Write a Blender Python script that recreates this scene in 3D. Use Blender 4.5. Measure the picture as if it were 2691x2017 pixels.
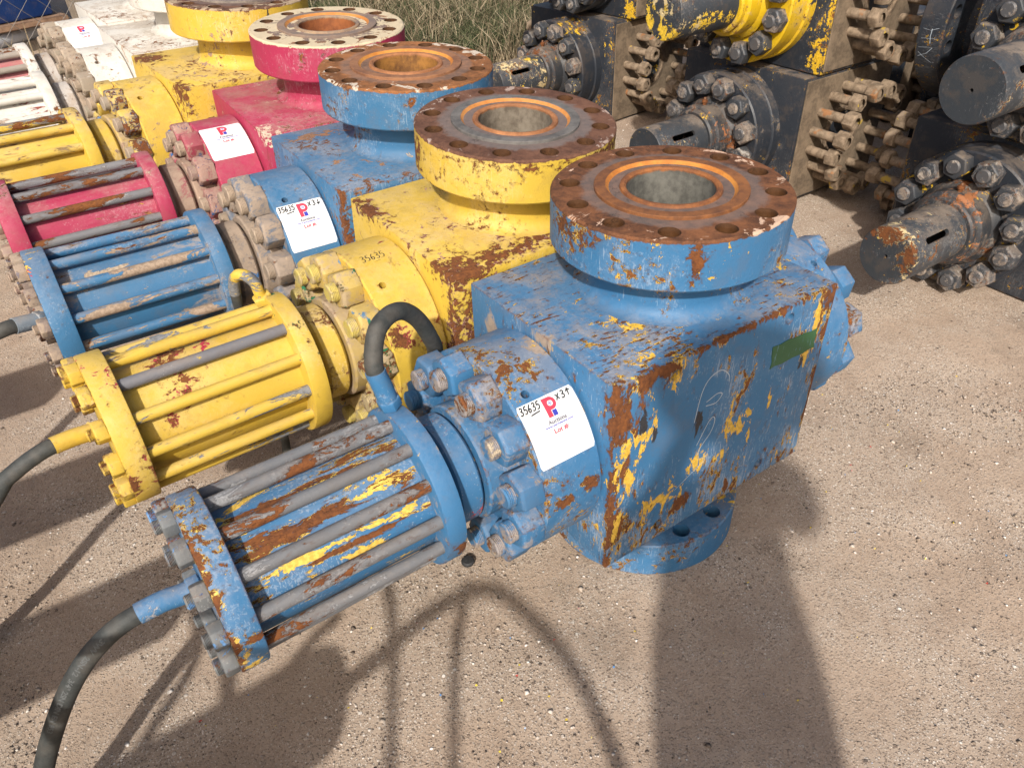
import bpy, bmesh, math, random
import numpy as np
from mathutils import Vector, Matrix, Euler

R = math.radians
rng = random.Random(7)
nrng = np.random.default_rng(7)
scene = bpy.context.scene
for o in list(bpy.data.objects):
    bpy.data.objects.remove(o)
C = scene.collection

# ------------------------------------------------------------------ camera
cam_d = bpy.data.cameras.new('camera')
cam = bpy.data.objects.new('camera', cam_d)
C.objects.link(cam)
cam_d.sensor_width = 36.0
cam_d.lens = 36.0 * 2022.74 / 2691.0
cam_d.clip_start = 0.02
cam_d.clip_end = 500
CP = Vector((-1.078, -1.0213, 1.5029))
CR = Vector((0.81934, -0.57266, -0.0273))
CU = Vector((0.36215, 0.48006, 0.79899))
CF = Vector((0.44445, 0.66453, -0.60072))
cam.matrix_world = Matrix(((CR.x, CU.x, -CF.x, CP.x), (CR.y, CU.y, -CF.y, CP.y), (CR.z, CU.z, -CF.z, CP.z), (0, 0, 0, 1)))
scene.camera = cam

# ------------------------------------------------------------------ sky and sun
SUN_D = Vector((0.87, 0.98, -1.0)).normalized()          # the way the light travels
sun_el = math.asin(-SUN_D.z)
sun_rot = math.atan2(-SUN_D.x, -SUN_D.y)
world = bpy.data.worlds.new('World')
scene.world = world
world.use_nodes = True
wt = world.node_tree
wt.nodes.clear()
wo = wt.nodes.new('ShaderNodeOutputWorld')
wb = wt.nodes.new('ShaderNodeBackground')
ws = wt.nodes.new('ShaderNodeTexSky')
ws.sky_type = 'NISHITA'
ws.sun_disc = False
ws.sun_elevation = sun_el
ws.sun_rotation = sun_rot
ws.dust_density = 5.0
ws.air_density = 0.9
ws.ozone_density = 0.4
wb.inputs['Strength'].default_value = 0.125
wt.links.new(ws.outputs[0], wb.inputs[0])
wt.links.new(wb.outputs[0], wo.inputs[0])
sl = bpy.data.lights.new('sun', 'SUN')
sl.energy = 4.4
sl.angle = R(1.5)
sl.color = (1.0, 0.95, 0.88)
so = bpy.data.objects.new('sun', sl)
so.rotation_euler = SUN_D.to_track_quat('-Z', 'Y').to_euler()
so.location = (-4, -5, 6)
C.objects.link(so)

scene.view_settings.view_transform = 'Standard'
scene.view_settings.look = 'None'
scene.view_settings.gamma = 1.0
scene.view_settings.exposure = 0.17
scene.view_settings.use_curve_mapping = False
scene.render.engine = 'CYCLES'
scene.cycles.max_bounces = 5
scene.cycles.diffuse_bounces = 3
scene.cycles.glossy_bounces = 2
scene.render.resolution_x = 1024
scene.render.resolution_y = 767

# ------------------------------------------------------------------ object helpers
def link(o, parent=None):
    C.objects.link(o)
    if parent is not None:
        o.parent = parent
    return o

def tag(o, label=None, cat=None, group=None, kind=None):
    if label: o['label'] = label
    if cat: o['category'] = cat
    if group: o['group'] = group
    if kind: o['kind'] = kind
    return o

def empty(name, loc=(0, 0, 0), rot=None):
    o = bpy.data.objects.new(name, None)
    o.empty_display_size = 0.1
    o.location = loc
    if rot is not None:
        o.rotation_euler = rot
    C.objects.link(o)
    return o

def part(name, me, mat, parent=None, mw=None):
    """one mesh object; the material sits on the object so that alike pieces share mesh data"""
    if not me.materials:
        me.materials.append(None)
    o = bpy.data.objects.new(name, me)
    link(o, parent)
    o.material_slots[0].link = 'OBJECT'
    o.material_slots[0].material = mat
    if mw is not None:
        o.matrix_local = mw
    return o

def mesh(verts, faces, name='m', smooth=None):
    me = bpy.data.meshes.new(name)
    me.from_pydata([tuple(v) for v in verts], [], [tuple(f) for f in faces])
    me.update()
    finish(me, smooth)
    return me

def finish(me, smooth=35):
    bm = bmesh.new(); bm.from_mesh(me)
    bmesh.ops.recalc_face_normals(bm, faces=bm.faces)
    bm.to_mesh(me); bm.free()
    if smooth is not None:
        me.polygons.foreach_set('use_smooth', [True] * len(me.polygons))
        me.set_sharp_from_angle(angle=R(smooth))
    return me

class MB:
    def __init__(s): s.v = []; s.f = []
    def add(s, verts, faces, M=None):
        b = len(s.v)
        for v in verts:
            s.v.append(tuple(M @ Vector(v)) if M is not None else tuple(v))
        s.f += [tuple(i + b for i in f) for f in faces]
        return s
    def lathe(s, prof, n=48, M=None, cap=True, closed=False, flip=0.0):
        """profile of (r, h) turned about z"""
        vs = []; fs = []
        m = len(prof)
        for j in range(n):
            a = 2 * math.pi * j / n + flip
            ca, sa = math.cos(a), math.sin(a)
            for r, h in prof: vs.append((r * ca, r * sa, h))
        rng_ = m if closed else m - 1
        for j in range(n):
            k = (j + 1) % n
            for i in range(rng_):
                i2 = (i + 1) % m
                fs.append((j * m + i, k * m + i, k * m + i2, j * m + i2))
        if cap and not closed:
            fs.append(tuple(j * m for j in range(n))); fs.append(tuple(j * m + m - 1 for j in reversed(range(n))))
        return s.add(vs, fs, M)
    def box(s, a, b, M=None):
        (x0, y0, z0), (x1, y1, z1) = a, b
        vs = [(x0, y0, z0), (x1, y0, z0), (x1, y1, z0), (x0, y1, z0), (x0, y0, z1), (x1, y0, z1), (x1, y1, z1), (x0, y1, z1)]
        fs = [(0, 3, 2, 1), (4, 5, 6, 7), (0, 1, 5, 4), (1, 2, 6, 5), (2, 3, 7, 6), (3, 0, 4, 7)]
        return s.add(vs, fs, M)
    def tube(s, pts, rad, n=12, caps=True):
        pts = [Vector(p) for p in pts]
        vs = []; fs = []
        up = None
        for i, p in enumerate(pts):
            t = (pts[min(i + 1, len(pts) - 1)] - pts[max(i - 1, 0)]).normalized()
            if up is None:
                up = Vector((0, 0, 1)) if abs(t.z) < .9 else Vector((1, 0, 0))
            sd = t.cross(up).normalized(); up = sd.cross(t).normalized()
            r = rad[i] if isinstance(rad, (list, tuple)) else rad
            for j in range(n):
                a = 2 * math.pi * j / n
                vs.append(p + r * (math.cos(a) * sd + math.sin(a) * up))
        for i in range(len(pts) - 1):
            for j in range(n):
                k = (j + 1) % n
                fs.append((i * n + j, i * n + k, (i + 1) * n + k, (i + 1) * n + j))
        if caps:
            fs.append(tuple(reversed(range(n)))); fs.append(tuple(range((len(pts) - 1) * n, len(pts) * n)))
        return s.add(vs, fs)
    def mesh(s, smooth=35, name='m'):
        return mesh(s.v, s.f, name, smooth)

def spline(pts, k=8):
    """Catmull-Rom through the points"""
    P = [Vector(p) for p in pts]
    P = [2 * P[0] - P[1]] + P + [2 * P[-1] - P[-2]]
    out = []
    for i in range(1, len(P) - 2):
        p0, p1, p2, p3 = P[i - 1:i + 3]
        for j in range(k):
            t = j / k
            out.append(.5 * ((2 * p1) + (p2 - p0) * t + (2 * p0 - 5 * p1 + 4 * p2 - p3) * t * t + (3 * p1 - p0 - 3 * p2 + p3) * t ** 3))
    out.append(P[-2])
    return out

AX = Matrix(((0, 0, 1, 0), (0, 1, 0, 0), (-1, 0, 0, 0), (0, 0, 0, 1)))      # turns z to x
AX = Matrix.Rotation(R(90), 4, 'Y')
def AXX(x, z): return Matrix.Translation((x, 0, z)) @ AX

def boolean(me, cutter, smooth=35):
    a = bpy.data.objects.new('a', me); b = bpy.data.objects.new('b', cutter)
    C.objects.link(a); C.objects.link(b)
    md = a.modifiers.new('b', 'BOOLEAN'); md.object = b; md.operation = 'DIFFERENCE'; md.solver = 'EXACT'
    dg = bpy.context.evaluated_depsgraph_get(); dg.update()
    out = bpy.data.meshes.new_from_object(a.evaluated_get(dg))
    bpy.data.objects.remove(a); bpy.data.objects.remove(b)
    out.materials.clear()
    out.polygons.foreach_set('use_smooth', [True] * len(out.polygons))
    out.set_sharp_from_angle(angle=R(smooth))
    return out

def bevelled(me, w=.004, seg=2, ang=30):
    bm = bmesh.new(); bm.from_mesh(me)
    es = [e for e in bm.edges if len(e.link_faces) == 2 and e.calc_face_angle() > R(ang)]
    bmesh.ops.bevel(bm, geom=es, offset=w, segments=seg, affect='EDGES', profile=.5)
    bm.to_mesh(me); bm.free()
    me.polygons.foreach_set('use_smooth', [True] * len(me.polygons))
    me.set_sharp_from_angle(angle=R(40))
    return me

# ------------------------------------------------------------------ node helpers
class NT:
    def __init__(s, name):
        s.m = bpy.data.materials.new(name); s.m.use_nodes = True
        s.t = s.m.node_tree; s.t.nodes.clear()
        s.out = s.t.nodes.new('ShaderNodeOutputMaterial')
        s.b = s.t.nodes.new('ShaderNodeBsdfPrincipled')
        s.t.links.new(s.b.outputs[0], s.out.inputs[0])
        s._tc = None
    def put(s, sock, v):
        if v is None: return
        if isinstance(v, bpy.types.NodeSocket): s.t.links.new(v, sock)
        else:
            if isinstance(v, (tuple, list)) and sock.type == 'RGBA' and len(v) == 3: v = (*v, 1)
            sock.default_value = v
    def tc(s):
        if s._tc is None: s._tc = s.t.nodes.new('ShaderNodeTexCoord')
        return s._tc
    def obj(s): return s.tc().outputs['Object']
    def rand(s):
        return s.t.nodes.new('ShaderNodeObjectInfo').outputs['Random']
    def m_(s, op, a, b=0.0, clamp=False):
        n = s.t.nodes.new('ShaderNodeMath'); n.operation = op; n.use_clamp = clamp
        s.put(n.inputs[0], a); s.put(n.inputs[1], b); return n.outputs[0]
    def add(s, *a):
        r = a[0]
        for x in a[1:]: r = s.m_('ADD', r, x)
        return r
    def mul(s, a, b): return s.m_('MULTIPLY', a, b)
    def vm(s, op, a, b=None):
        n = s.t.nodes.new('ShaderNodeVectorMath'); n.operation = op
        s.put(n.inputs[0], a)
        if b is not None: s.put(n.inputs[1], b)
        return n.outputs['Value'] if op in ('LENGTH', 'DOT_PRODUCT', 'DISTANCE') else n.outputs[0]
    def sc(s, a, k):
        return s.vm('MULTIPLY', a, (k, k, k) if not isinstance(k, (tuple, list)) else tuple(k))
    def xyz(s, a):
        n = s.t.nodes.new('ShaderNodeSeparateXYZ'); s.put(n.inputs[0], a); return n.outputs
    def noise(s, vec, scale=5, detail=4, rough=.55, dist=0.0):
        n = s.t.nodes.new('ShaderNodeTexNoise'); s.put(n.inputs['Vector'], vec)
        n.inputs['Scale'].default_value = scale; n.inputs['Detail'].default_value = detail
        n.inputs['Roughness'].default_value = rough; n.inputs['Distortion'].default_value = dist
        return n.outputs['Fac']
    def voro(s, vec, scale=5, out='Distance', feature='F1', rnd=1.0):
        n = s.t.nodes.new('ShaderNodeTexVoronoi'); s.put(n.inputs['Vector'], vec); n.feature = feature
        n.inputs['Scale'].default_value = scale; n.inputs['Randomness'].default_value = rnd
        return n.outputs[out]
    def step(s, v, a, b, lo=0.0, hi=1.0):
        n = s.t.nodes.new('ShaderNodeMapRange'); n.interpolation_type = 'SMOOTHSTEP'
        s.put(n.inputs[0], v); n.inputs[1].default_value = a; n.inputs[2].default_value = b
        n.inputs[3].default_value = lo; n.inputs[4].default_value = hi; return n.outputs[0]
    def mix(s, f, a, b, mode='MIX'):
        n = s.t.nodes.new('ShaderNodeMix'); n.data_type = 'RGBA'; n.blend_type = mode
        s.put(n.inputs[0], f); s.put(n.inputs[6], a); s.put(n.inputs[7], b); return n.outputs[2]
    def mixf(s, f, a, b):
        n = s.t.nodes.new('ShaderNodeMix'); n.data_type = 'FLOAT'
        s.put(n.inputs[0], f); s.put(n.inputs[2], a); s.put(n.inputs[3], b); return n.outputs[0]
    def ramp(s, v, stops):
        n = s.t.nodes.new('ShaderNodeValToRGB'); s.put(n.inputs[0], v)
        e = n.color_ramp.elements
        while len(e) < len(stops): e.new(.5)
        for i, (p, c) in enumerate(stops): e[i].position = p; e[i].color = (*c, 1)
        return n.outputs[0]
    def bump(s, h, strength=.5, dist=.002, normal=None):
        n = s.t.nodes.new('ShaderNodeBump'); n.inputs['Strength'].default_value = strength
        n.inputs['Distance'].default_value = dist; s.put(n.inputs['Height'], h)
        if normal is not None: s.put(n.inputs['Normal'], normal)
        return n.outputs[0]
    def edge(s, radius=.012):
        """1 on worn edges: where the rounded normal leaves the true one"""
        bv = s.t.nodes.new('ShaderNodeBevel'); bv.samples = 2; bv.inputs['Radius'].default_value = radius
        g = s.t.nodes.new('ShaderNodeNewGeometry')
        d = s.vm('DOT_PRODUCT', bv.outputs[0], g.outputs['Normal'])
        return s.m_('SUBTRACT', 1.0, d, clamp=True)
    def nz(s):
        g = s.t.nodes.new('ShaderNodeNewGeometry'); return s.xyz(g.outputs['Normal'])[2]
    def set(s, **k):
        for a, v in k.items(): s.put(s.b.inputs[{'color': 'Base Color', 'rough': 'Roughness', 'metal': 'Metallic', 'normal': 'Normal', 'spec': 'Specular IOR Level'}[a]], v)
        return s.m
    def blobs(s, P, lst, wob):
        """field: 1 in the middle of each patch, 0 at its rim, negative outside, frayed by wob"""
        f = None
        for c, r in lst:
            d = s.vm('LENGTH', s.vm('DIVIDE', s.vm('SUBTRACT', P, tuple(c)), tuple(r) if isinstance(r, (tuple, list)) else (r, r, r)))
            v = s.m_('SUBTRACT', 1.0, d)
            f = v if f is None else s.m_('MAXIMUM', f, v)
        return f if isinstance(wob, float) and wob == 0.0 else s.add(f, wob)

RUST_D = (.055, .020, .009); RUST_M = (.125, .044, .015); RUST_O = (.34, .12, .028)
DUST = (.34, .26, .19)

def rust_col(t, P, orange=.0):
    a = t.noise(P, 30, 6, .7); b = t.noise(P, 6, 4, .6)
    v = t.add(t.mul(a, .6), t.mul(b, .4), orange)
    return t.ramp(v, [(.30, RUST_D), (.5, RUST_M), (.72, RUST_O), (.95, (.5, .2, .06))])

def paint(name, col, under=(.75, .45, .05), under2=None, seed=0.0, rust=.30, flake=.3, edgew=1.0, dust=.4, dusty_low=0.0,
          rust_blobs=None, under_blobs=None, dust_blobs=None, scr=.35, gloss=.5, rnd=False, specks=.5, dark_blobs=None, fade=1.0, sgrain=(1, 1, 1), streak=None):
    t = NT(name)
    P0 = t.obj()
    P = t.vm('ADD', P0, (seed * 3.1, seed * 1.7, seed * 2.3))
    if rnd:
        r = t.mul(t.rand(), 37.0)
        cx = t.t.nodes.new('ShaderNodeCombineXYZ'); t.put(cx.inputs[0], r); t.put(cx.inputs[1], r); t.put(cx.inputs[2], t.mul(r, .7))
        P = t.vm('ADD', P, cx.outputs[0])
    Pg = t.sc(P, sgrain) if sgrain != (1, 1, 1) else P
    def unit(v, k=12.5): return t.mul(t.m_('SUBTRACT', v, .5), k)        # about unit spread
    n1 = t.noise(P, 4.5, 3, .55, .4)                # where wear gathers
    n2 = t.noise(Pg, 34, 6, .74, .6)                # ragged chip outlines
    n3 = t.noise(P, 140, 3, .65)                    # grain
    n4 = t.noise(t.vm('ADD', Pg, (7, 3, 11)), 27, 5, .74, .6)
    n6 = t.noise(Pg, 85, 4, .66, .3)
    u1 = unit(n1); u2 = unit(n2); u3 = unit(n3, 8.0); u4 = unit(n4); u6 = unit(n6, 9.0)
    e = t.m_('MINIMUM', t.mul(t.edge(.009), 6.0), 1.6) if edgew > 0 else None
    # top coat, faded and rubbed
    lum = sum(col) / 3
    lite = tuple(min(.66, c * .76 + .10 + lum * .14) for c in col); deep = tuple(c * .88 for c in col)
    up = t.m_('MAXIMUM', t.nz(), 0.0); up2 = t.m_('POWER', up, 1.6)
    c = t.mix(t.mul(t.step(t.add(u1, t.mul(u4, .5)), -.6, 2.0), .30 * fade), deep, lite)
    c = t.mix(t.mul(t.mul(up2, t.step(t.add(t.mul(u4, .6), t.mul(u6, .6)), -2.2, 1.4)), .36 * fade), c, lite)
    # scratches: long fine ones and a scuffed speckle
    s1 = unit(t.noise(t.vm('ADD', t.sc(P, (58, 58, 4.5)), t.sc(P, (0, 0, 0))), 6, 2, .6, .25))
    sm = t.mul(t.step(t.add(s1, t.mul(u1, .8), t.mul(u4, .3)), 1.9, 2.5), t.step(up, .8, .2))
    spk = t.step(t.add(u3, t.mul(u1, .6), t.mul(u2, .4)), .8, 1.6)
    c = t.mix(t.mul(t.m_('MAXIMUM', sm, t.mul(spk, .75)), scr), c, tuple(min(.85, x * .5 + .36) for x in col))
    # grime: thin brown film in patches
    c = t.mix(t.mul(t.step(t.add(unit(t.noise(P, 11, 5, .7)), t.mul(u1, -.6)), .5, 2.2), .30), c, tuple(x * .4 + y * .4 for x, y in zip(col, (.2, .14, .09))))
    # dust
    dn = t.step(t.add(unit(t.noise(P, 9, 5, .68)), t.mul(u3, .35)), -.9, 1.3)
    dm = t.mul(t.mul(up2, dn), dust)
    if dusty_low: dm = t.m_('MAXIMUM', dm, t.mul(t.step(t.add(t.mul(u4, .7), t.mul(u1, .7), t.mul(u3, .2)), 1.2 - 3.4 * dusty_low, 2.4 - 3.2 * dusty_low), .35 + .6 * dusty_low))
    if dust_blobs:
        dm = t.m_('MAXIMUM', dm, t.step(t.blobs(P0, dust_blobs, t.mul(u2, .22)), 0.0, .5, 0, .9))
    c = t.mix(dm, c, t.mix(t.step(u4, -1, 1), tuple(x * .82 for x in DUST), DUST))
    # chips down to the coat beneath, then to rust
    base = t.add(u2, t.mul(u1, .75), t.mul(u6, .5))
    if e is not None: base = t.add(base, t.mul(e, 2.1 * edgew))
    if streak is not None:
        us = unit(t.noise(t.sc(P, streak), 6, 4, .68, .3)); base = t.m_('MAXIMUM', base, t.mul(t.add(us, t.mul(u1, .4), t.mul(u6, .5), .62), t.step(up, .3, .8)))
    TR = 3.1 - 2.6 * rust
    fr = t.add(base, -TR)
    if rust_blobs:
        fr = t.m_('MAXIMUM', fr, t.add(t.mul(t.blobs(P0, rust_blobs, 0.0), 2.4), t.mul(u2, 1.0), t.mul(u6, .7), -.7))
    fu = t.add(u4, t.mul(unit(t.noise(t.vm('ADD', P, (17, 13, 1)), 4, 2, .5)), .7), -(3.1 - 2.6 * flake))
    if e is not None: fu = t.add(fu, t.mul(e, .8 * edgew))
    if under_blobs:
        fu = t.m_('MAXIMUM', fu, t.add(t.mul(t.blobs(P0, under_blobs, 0.0), 2.4), t.mul(u4, 1.1), t.mul(u6, .8), -.9))
    if specks:
        fs = t.add(u6, t.mul(u1, .6), -(3.1 - 1.5 * specks)); fu = t.m_('MAXIMUM', fu, fs)
    um = t.step(fu, 0.0, .14)
    ring = t.step(t.add(fr, t.mul(u4, .16)), -.26, -.16)
    um = t.m_('MAXIMUM', um, t.mul(ring, t.step(t.add(u1, u4), .1, .4)))
    rm = t.step(fr, 0.0, .14)
    uc = t.mix(t.step(u3, -1, 1), tuple(x * .78 for x in under), tuple(min(.9, x * 1.06 + .02) for x in under))
    if under2: uc = t.mix(t.step(t.add(u1, t.mul(u4, .4)), .1, .25), uc, under2)
    c = t.mix(t.mul(t.step(t.add(fr, t.mul(u6, .25)), -1.5, .1), .55), c, t.mix(.5, tuple(x * .45 for x in col), (.13, .062, .03)))
    c = t.mix(um, c, uc)
    rn = t.add(t.mul(n2, .55), t.mul(n3, .45))
    rc = t.ramp(rn, [(.36, RUST_D), (.5, RUST_M), (.64, (.20, .07, .018)), (.76, RUST_O)])
    c = t.mix(rm, c, rc)
    if dark_blobs:
        db = t.step(t.add(t.mul(t.blobs(P0, dark_blobs, 0.0), 3.0), t.mul(u2, 1.0), -.9), 0, .3)
        c = t.mix(db, c, (.03, .03, .035))
    rough = t.mixf(t.m_('MAXIMUM', rm, t.m_('MAXIMUM', dm, t.mul(spk, .6))), t.mixf(n2, gloss - .05, gloss + .25), .88)
    h = t.add(t.mul(rm, -1.0), t.mul(um, -.6), t.mul(n4, .8), t.mul(n3, .3))
    t.set(color=c, rough=rough, normal=t.bump(h, .85, .002), spec=.35)
    return t.m

def simple(name, a, b, scale=20, rough=.8, bump=.4, metal=0.0, dust=.0, detail=6, dist=.001):
    t = NT(name); P = t.obj()
    n = t.noise(P, scale, detail, .65); n2 = t.noise(P, scale * 5, 4, .6)
    c = t.mix(t.step(t.add(t.mul(n, .7), t.mul(n2, .3)), .35, .65), a, b)
    if dust: c = t.mix(t.mul(t.step(t.noise(P, scale * .4, 5, .6), .4, .65), dust), c, DUST)
    t.set(color=c, rough=rough, metal=metal, normal=t.bump(t.add(n, n2), bump, dist))
    return t.m

def tex_print(name, col, rough=.5):
    t = NT(name)
    n = t.noise(t.obj(), 300, 3, .6)
    t.set(color=t.mix(t.mul(n, .35), col, tuple(min(1, x + .05) for x in col)), rough=rough)
    return t.m

# ------------------------------------------------------------------ ground
def gz(x, y):
    t = min(max(y - .05, 0.0), 4.5)
    z = .0555 * t
    if t < .3: z = .0555 * t * t / .6
    else: z = .0555 * (t - .15)
    return z

def ground_mesh():
    xs = np.unique(np.round(np.concatenate([np.arange(-3, 4, .05), np.arange(-12, 12, .5), np.array([-90, -60, -40, -25, -17, 17, 25, 40, 60, 90.])]), 3))
    ys = np.unique(np.round(np.concatenate([np.arange(-2.5, 6, .05), np.arange(-12, 14, .5), np.array([-90, -60, -40, -25, -17, 17, 25, 40, 60, 90.])]), 3))
    X, Y = np.meshgrid(xs, ys, indexing='ij')
    Z = np.zeros_like(X)
    for i in range(X.shape[0]):
        for j in range(X.shape[1]): Z[i, j] = gz(X[i, j], Y[i, j])
    Z += .004 * np.sin(X * 5.1 + 1.3 * np.sin(Y * 3.7)) * np.cos(Y * 4.3 + X) + .003 * np.sin(X * 13 + Y * 7) * np.sin(Y * 11 - X * 5) - .004
    for vx, vy in ((0, 0), (-.055, .537), (-.074, 1.009), (-.086, 1.495)):
        rr = np.hypot(X - vx, Y - vy); th = np.arctan2(Y - vy, X - vx)
        Z += .013 * np.exp(-((rr - .265) / .055) ** 2) * (.55 + .45 * np.sin(3 * th + 1 + vy * 7))
    nx, ny = X.shape
    v = np.stack([X, Y, Z], -1).reshape(-1, 3)
    idx = np.arange(nx * ny).reshape(nx, ny)
    f = np.stack([idx[:-1, :-1], idx[1:, :-1], idx[1:, 1:], idx[:-1, 1:]], -1).reshape(-1, 4)
    me = bpy.data.meshes.new('ground')
    me.from_pydata(v.tolist(), [], f.tolist())
    me.polygons.foreach_set('use_smooth', [True] * len(me.polygons))
    return me

def ground_mat():
    t = NT('sandy gravel'); P = t.obj()
    big = t.noise(P, 1.3, 4, .55); mid = t.noise(P, 7, 5, .6); fine = t.noise(P, 120, 5, .7)
    base = t.ramp(t.add(t.mul(big, .45), t.mul(mid, .4), t.mul(fine, .15)), [(.36, (.30, .225, .168)), (.5, (.395, .30, .225)), (.66, (.47, .37, .285))])
    # grit: grains of their own colours
    def grit(scale, lo, hi, cov):
        n = t.t.nodes.new('ShaderNodeTexVoronoi'); t.put(n.inputs['Vector'], P); n.inputs['Scale'].default_value = scale
        colr = t.xyz(n.outputs['Color'])
        col = t.ramp(colr[0], [(0, (.07, .06, .055)), (.25, (.2, .15, .115)), (.5, (.39, .31, .24)), (.75, (.56, .48, .40)), (1, (.80, .75, .68))])
        m = t.mul(t.step(n.outputs['Distance'], hi, lo), t.step(colr[1], 1 - cov - .02, 1 - cov))
        return col, m, n.outputs['Distance']
    c1, m1, d1 = grit(150, .30, .42, .75)
    c2, m2, d2 = grit(290, .32, .45, .8)
    c3, m3, d3 = grit(70, .26, .34, .16)
    cov = t.step(t.add(t.mul(t.noise(t.vm('ADD', P, (2, 5, 0)), 2.6, 4, .6), .75), t.mul(mid, .35)), .47, .64)
    base = t.mix(t.mul(cov, .45), base, (.42, .345, .275))
    c = t.mix(t.mul(m2, t.add(t.mul(cov, .55), .35)), base, c2)
    c = t.mix(t.mul(m1, t.add(t.mul(cov, .6), .2)), c, c1)
    c = t.mix(t.mul(m3, cov), c, c3)
    dampn = t.step(t.add(t.mul(t.noise(t.vm('ADD', P, (5, 9, 0)), 2.2, 5, .6), .7), t.mul(mid, .3)), .55, .66)
    c = t.mix(t.mul(dampn, .38), c, (.17, .125, .09))
    h = t.add(t.mul(m1, .7), t.mul(m2, .4), t.mul(m3, 1.0), t.mul(fine, .5), t.mul(mid, .6))
    t.set(color=c, rough=.92, normal=t.bump(h, .9, .0028), spec=.2)
    return t.m

ground = part('ground', ground_mesh(), ground_mat())
tag(ground, kind='structure')

# pebbles strewn over it: far too many to count
def pebbles(n, area, smin, smax, seed, flat=.6):
    g = np.random.default_rng(seed)
    base = np.array([(1, 0, 0), (-.5, .87, 0), (-.5, -.87, 0), (.45, .55, .75), (-.75, 0, .7), (.35, -.6, .72), (0, 0, 1.02), (0.1, 0, -.6)], float)
    faces = [(0, 1, 3), (1, 4, 3), (1, 2, 4), (2, 5, 4), (2, 0, 5), (0, 3, 5), (3, 4, 6), (4, 5, 6), (5, 3, 6), (1, 0, 7), (2, 1, 7), (0, 2, 7)]
    F = np.array(faces)
    x0, x1, y0, y1 = area
    xy = np.stack([g.uniform(x0, x1, n), g.uniform(y0, y1, n)], 1)
    # drifts: fewer stones where the sand lies smooth
    keep = (np.sin(xy[:, 0] * 4.2 + 2 * np.sin(xy[:, 1] * 2.7)) + np.cos(xy[:, 1] * 5.1 + xy[:, 0] * 1.9) + g.normal(0, .9, n)) > -.55
    xy = xy[keep]; n = len(xy)
    s = smin * (smax / smin) ** (g.random(n) ** 3.2)
    th = g.uniform(0, 6.28, n)
    el = g.uniform(.65, 1.0, n); fl = g.uniform(.45, .95, n) * flat
    V = base[None] * (1 + g.normal(0, .14, (n, 8, 3)))
    V = V * s[:, None, None] * np.stack([np.ones(n), el, fl], 1)[:, None, :]
    c, sn = np.cos(th)[:, None], np.sin(th)[:, None]
    x = V[..., 0] * c - V[..., 1] * sn; y = V[..., 0] * sn + V[..., 1] * c
    zz = np.array([gz(a, b) for a, b in xy]) - .004
    W = np.stack([x + xy[:, :1], y + xy[:, 1:], V[..., 2] + (zz + s * fl * .22)[:, None]], -1).reshape(-1, 3)
    FF = (F[None] + (np.arange(n) * 8)[:, None, None]).reshape(-1, 3)
    me = bpy.data.meshes.new('pebbles')
    me.vertices.add(len(W)); me.vertices.foreach_set('co', W.ravel())
    me.loops.add(FF.size); me.loops.foreach_set('vertex_index', FF.ravel().astype(np.int32))
    me.polygons.add(len(FF)); me.polygons.foreach_set('loop_start', np.arange(0, FF.size, 3, dtype=np.int32))
    me.update(); me.validate()
    at = me.attributes.new('tone', 'FLOAT', 'POINT')
    tone = np.repeat(g.random(n), 8).astype(np.float32); at.data.foreach_set('value', tone)
    return me

def pebble_mat():
    t = NT('pebble stone')
    a = t.t.nodes.new('ShaderNodeAttribute'); a.attribute_name = 'tone'
    c = t.ramp(a.outputs['Fac'], [(0, (.06, .052, .05)), (.18, (.17, .13, .105)), (.4, (.34, .275, .215)), (.66, (.48, .41, .345)), (.88, (.64, .58, .52)), (1, (.82, .79, .75))])
    n = t.noise(t.obj(), 400, 3, .6)
    t.set(color=t.mix(t.mul(n, .4), c, (.36, .28, .2)), rough=.9, spec=.2)
    return t.m
PM = pebble_mat()
for nm, args in (('gravel', (70000, (-1.6, 1.3, -.9, 1.2), .0010, .0052, 1)), ('gravel', (26000, (-2.2, 3.2, -1.4, 3.4), .0014, .0085, 2))):
    o = part(nm, pebbles(*args), PM)
    tag(o, 'loose pale pebbles strewn over the sandy yard' if args[4] == 1 else 'coarser scattered stones lying farther over the yard', 'gravel', kind='stuff')

# flakes of old paint on the ground
def flakes():
    mb = MB(); cols = []
    g = random.Random(4)
    for i in range(150):
        x, y = (g.uniform(-1.3, .9), g.uniform(-.85, .1)) if i < 95 else (g.uniform(-.4, 1.4), g.uniform(-.6, .6))
        z = gz(x, y) + .003; s = g.uniform(.0012, .004); a = g.uniform(0, 6.28); e = g.uniform(.3, 1)
        vs = [(x + s * math.cos(a + k), y + s * e * math.sin(a + k), z + g.uniform(0, .003)) for k in (0, 1.4, 2.9, 4.4)]
        vs += [(p, q, r - .0006) for p, q, r in vs]
        mb.add(vs, [(0, 1, 2, 3), (7, 6, 5, 4), (0, 4, 5, 1), (1, 5, 6, 2), (2, 6, 7, 3), (3, 7, 4, 0)])
        cols += [g.random()] * 8
    me = mb.mesh(None)
    at = me.attributes.new('tone', 'FLOAT', 'POINT'); at.data.foreach_set('value', cols)
    return me
t = NT('paint flake'); a_ = t.t.nodes.new('ShaderNodeAttribute'); a_.attribute_name = 'tone'
n_ = t.ramp(a_.outputs['Fac'], [(0, (.7, .5, .04)), (.55, (.75, .6, .06)), (.6, (.08, .22, .45)), (.75, (.1, .25, .5)), (.8, (.75, .72, .65)), (.93, (.5, .06, .04))])
t.set(color=n_, rough=.6)
tag(part('paint_flakes', flakes(), t.m), 'tiny yellow and blue paint flakes dropped on the gravel', 'paint flakes', kind='stuff')

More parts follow.
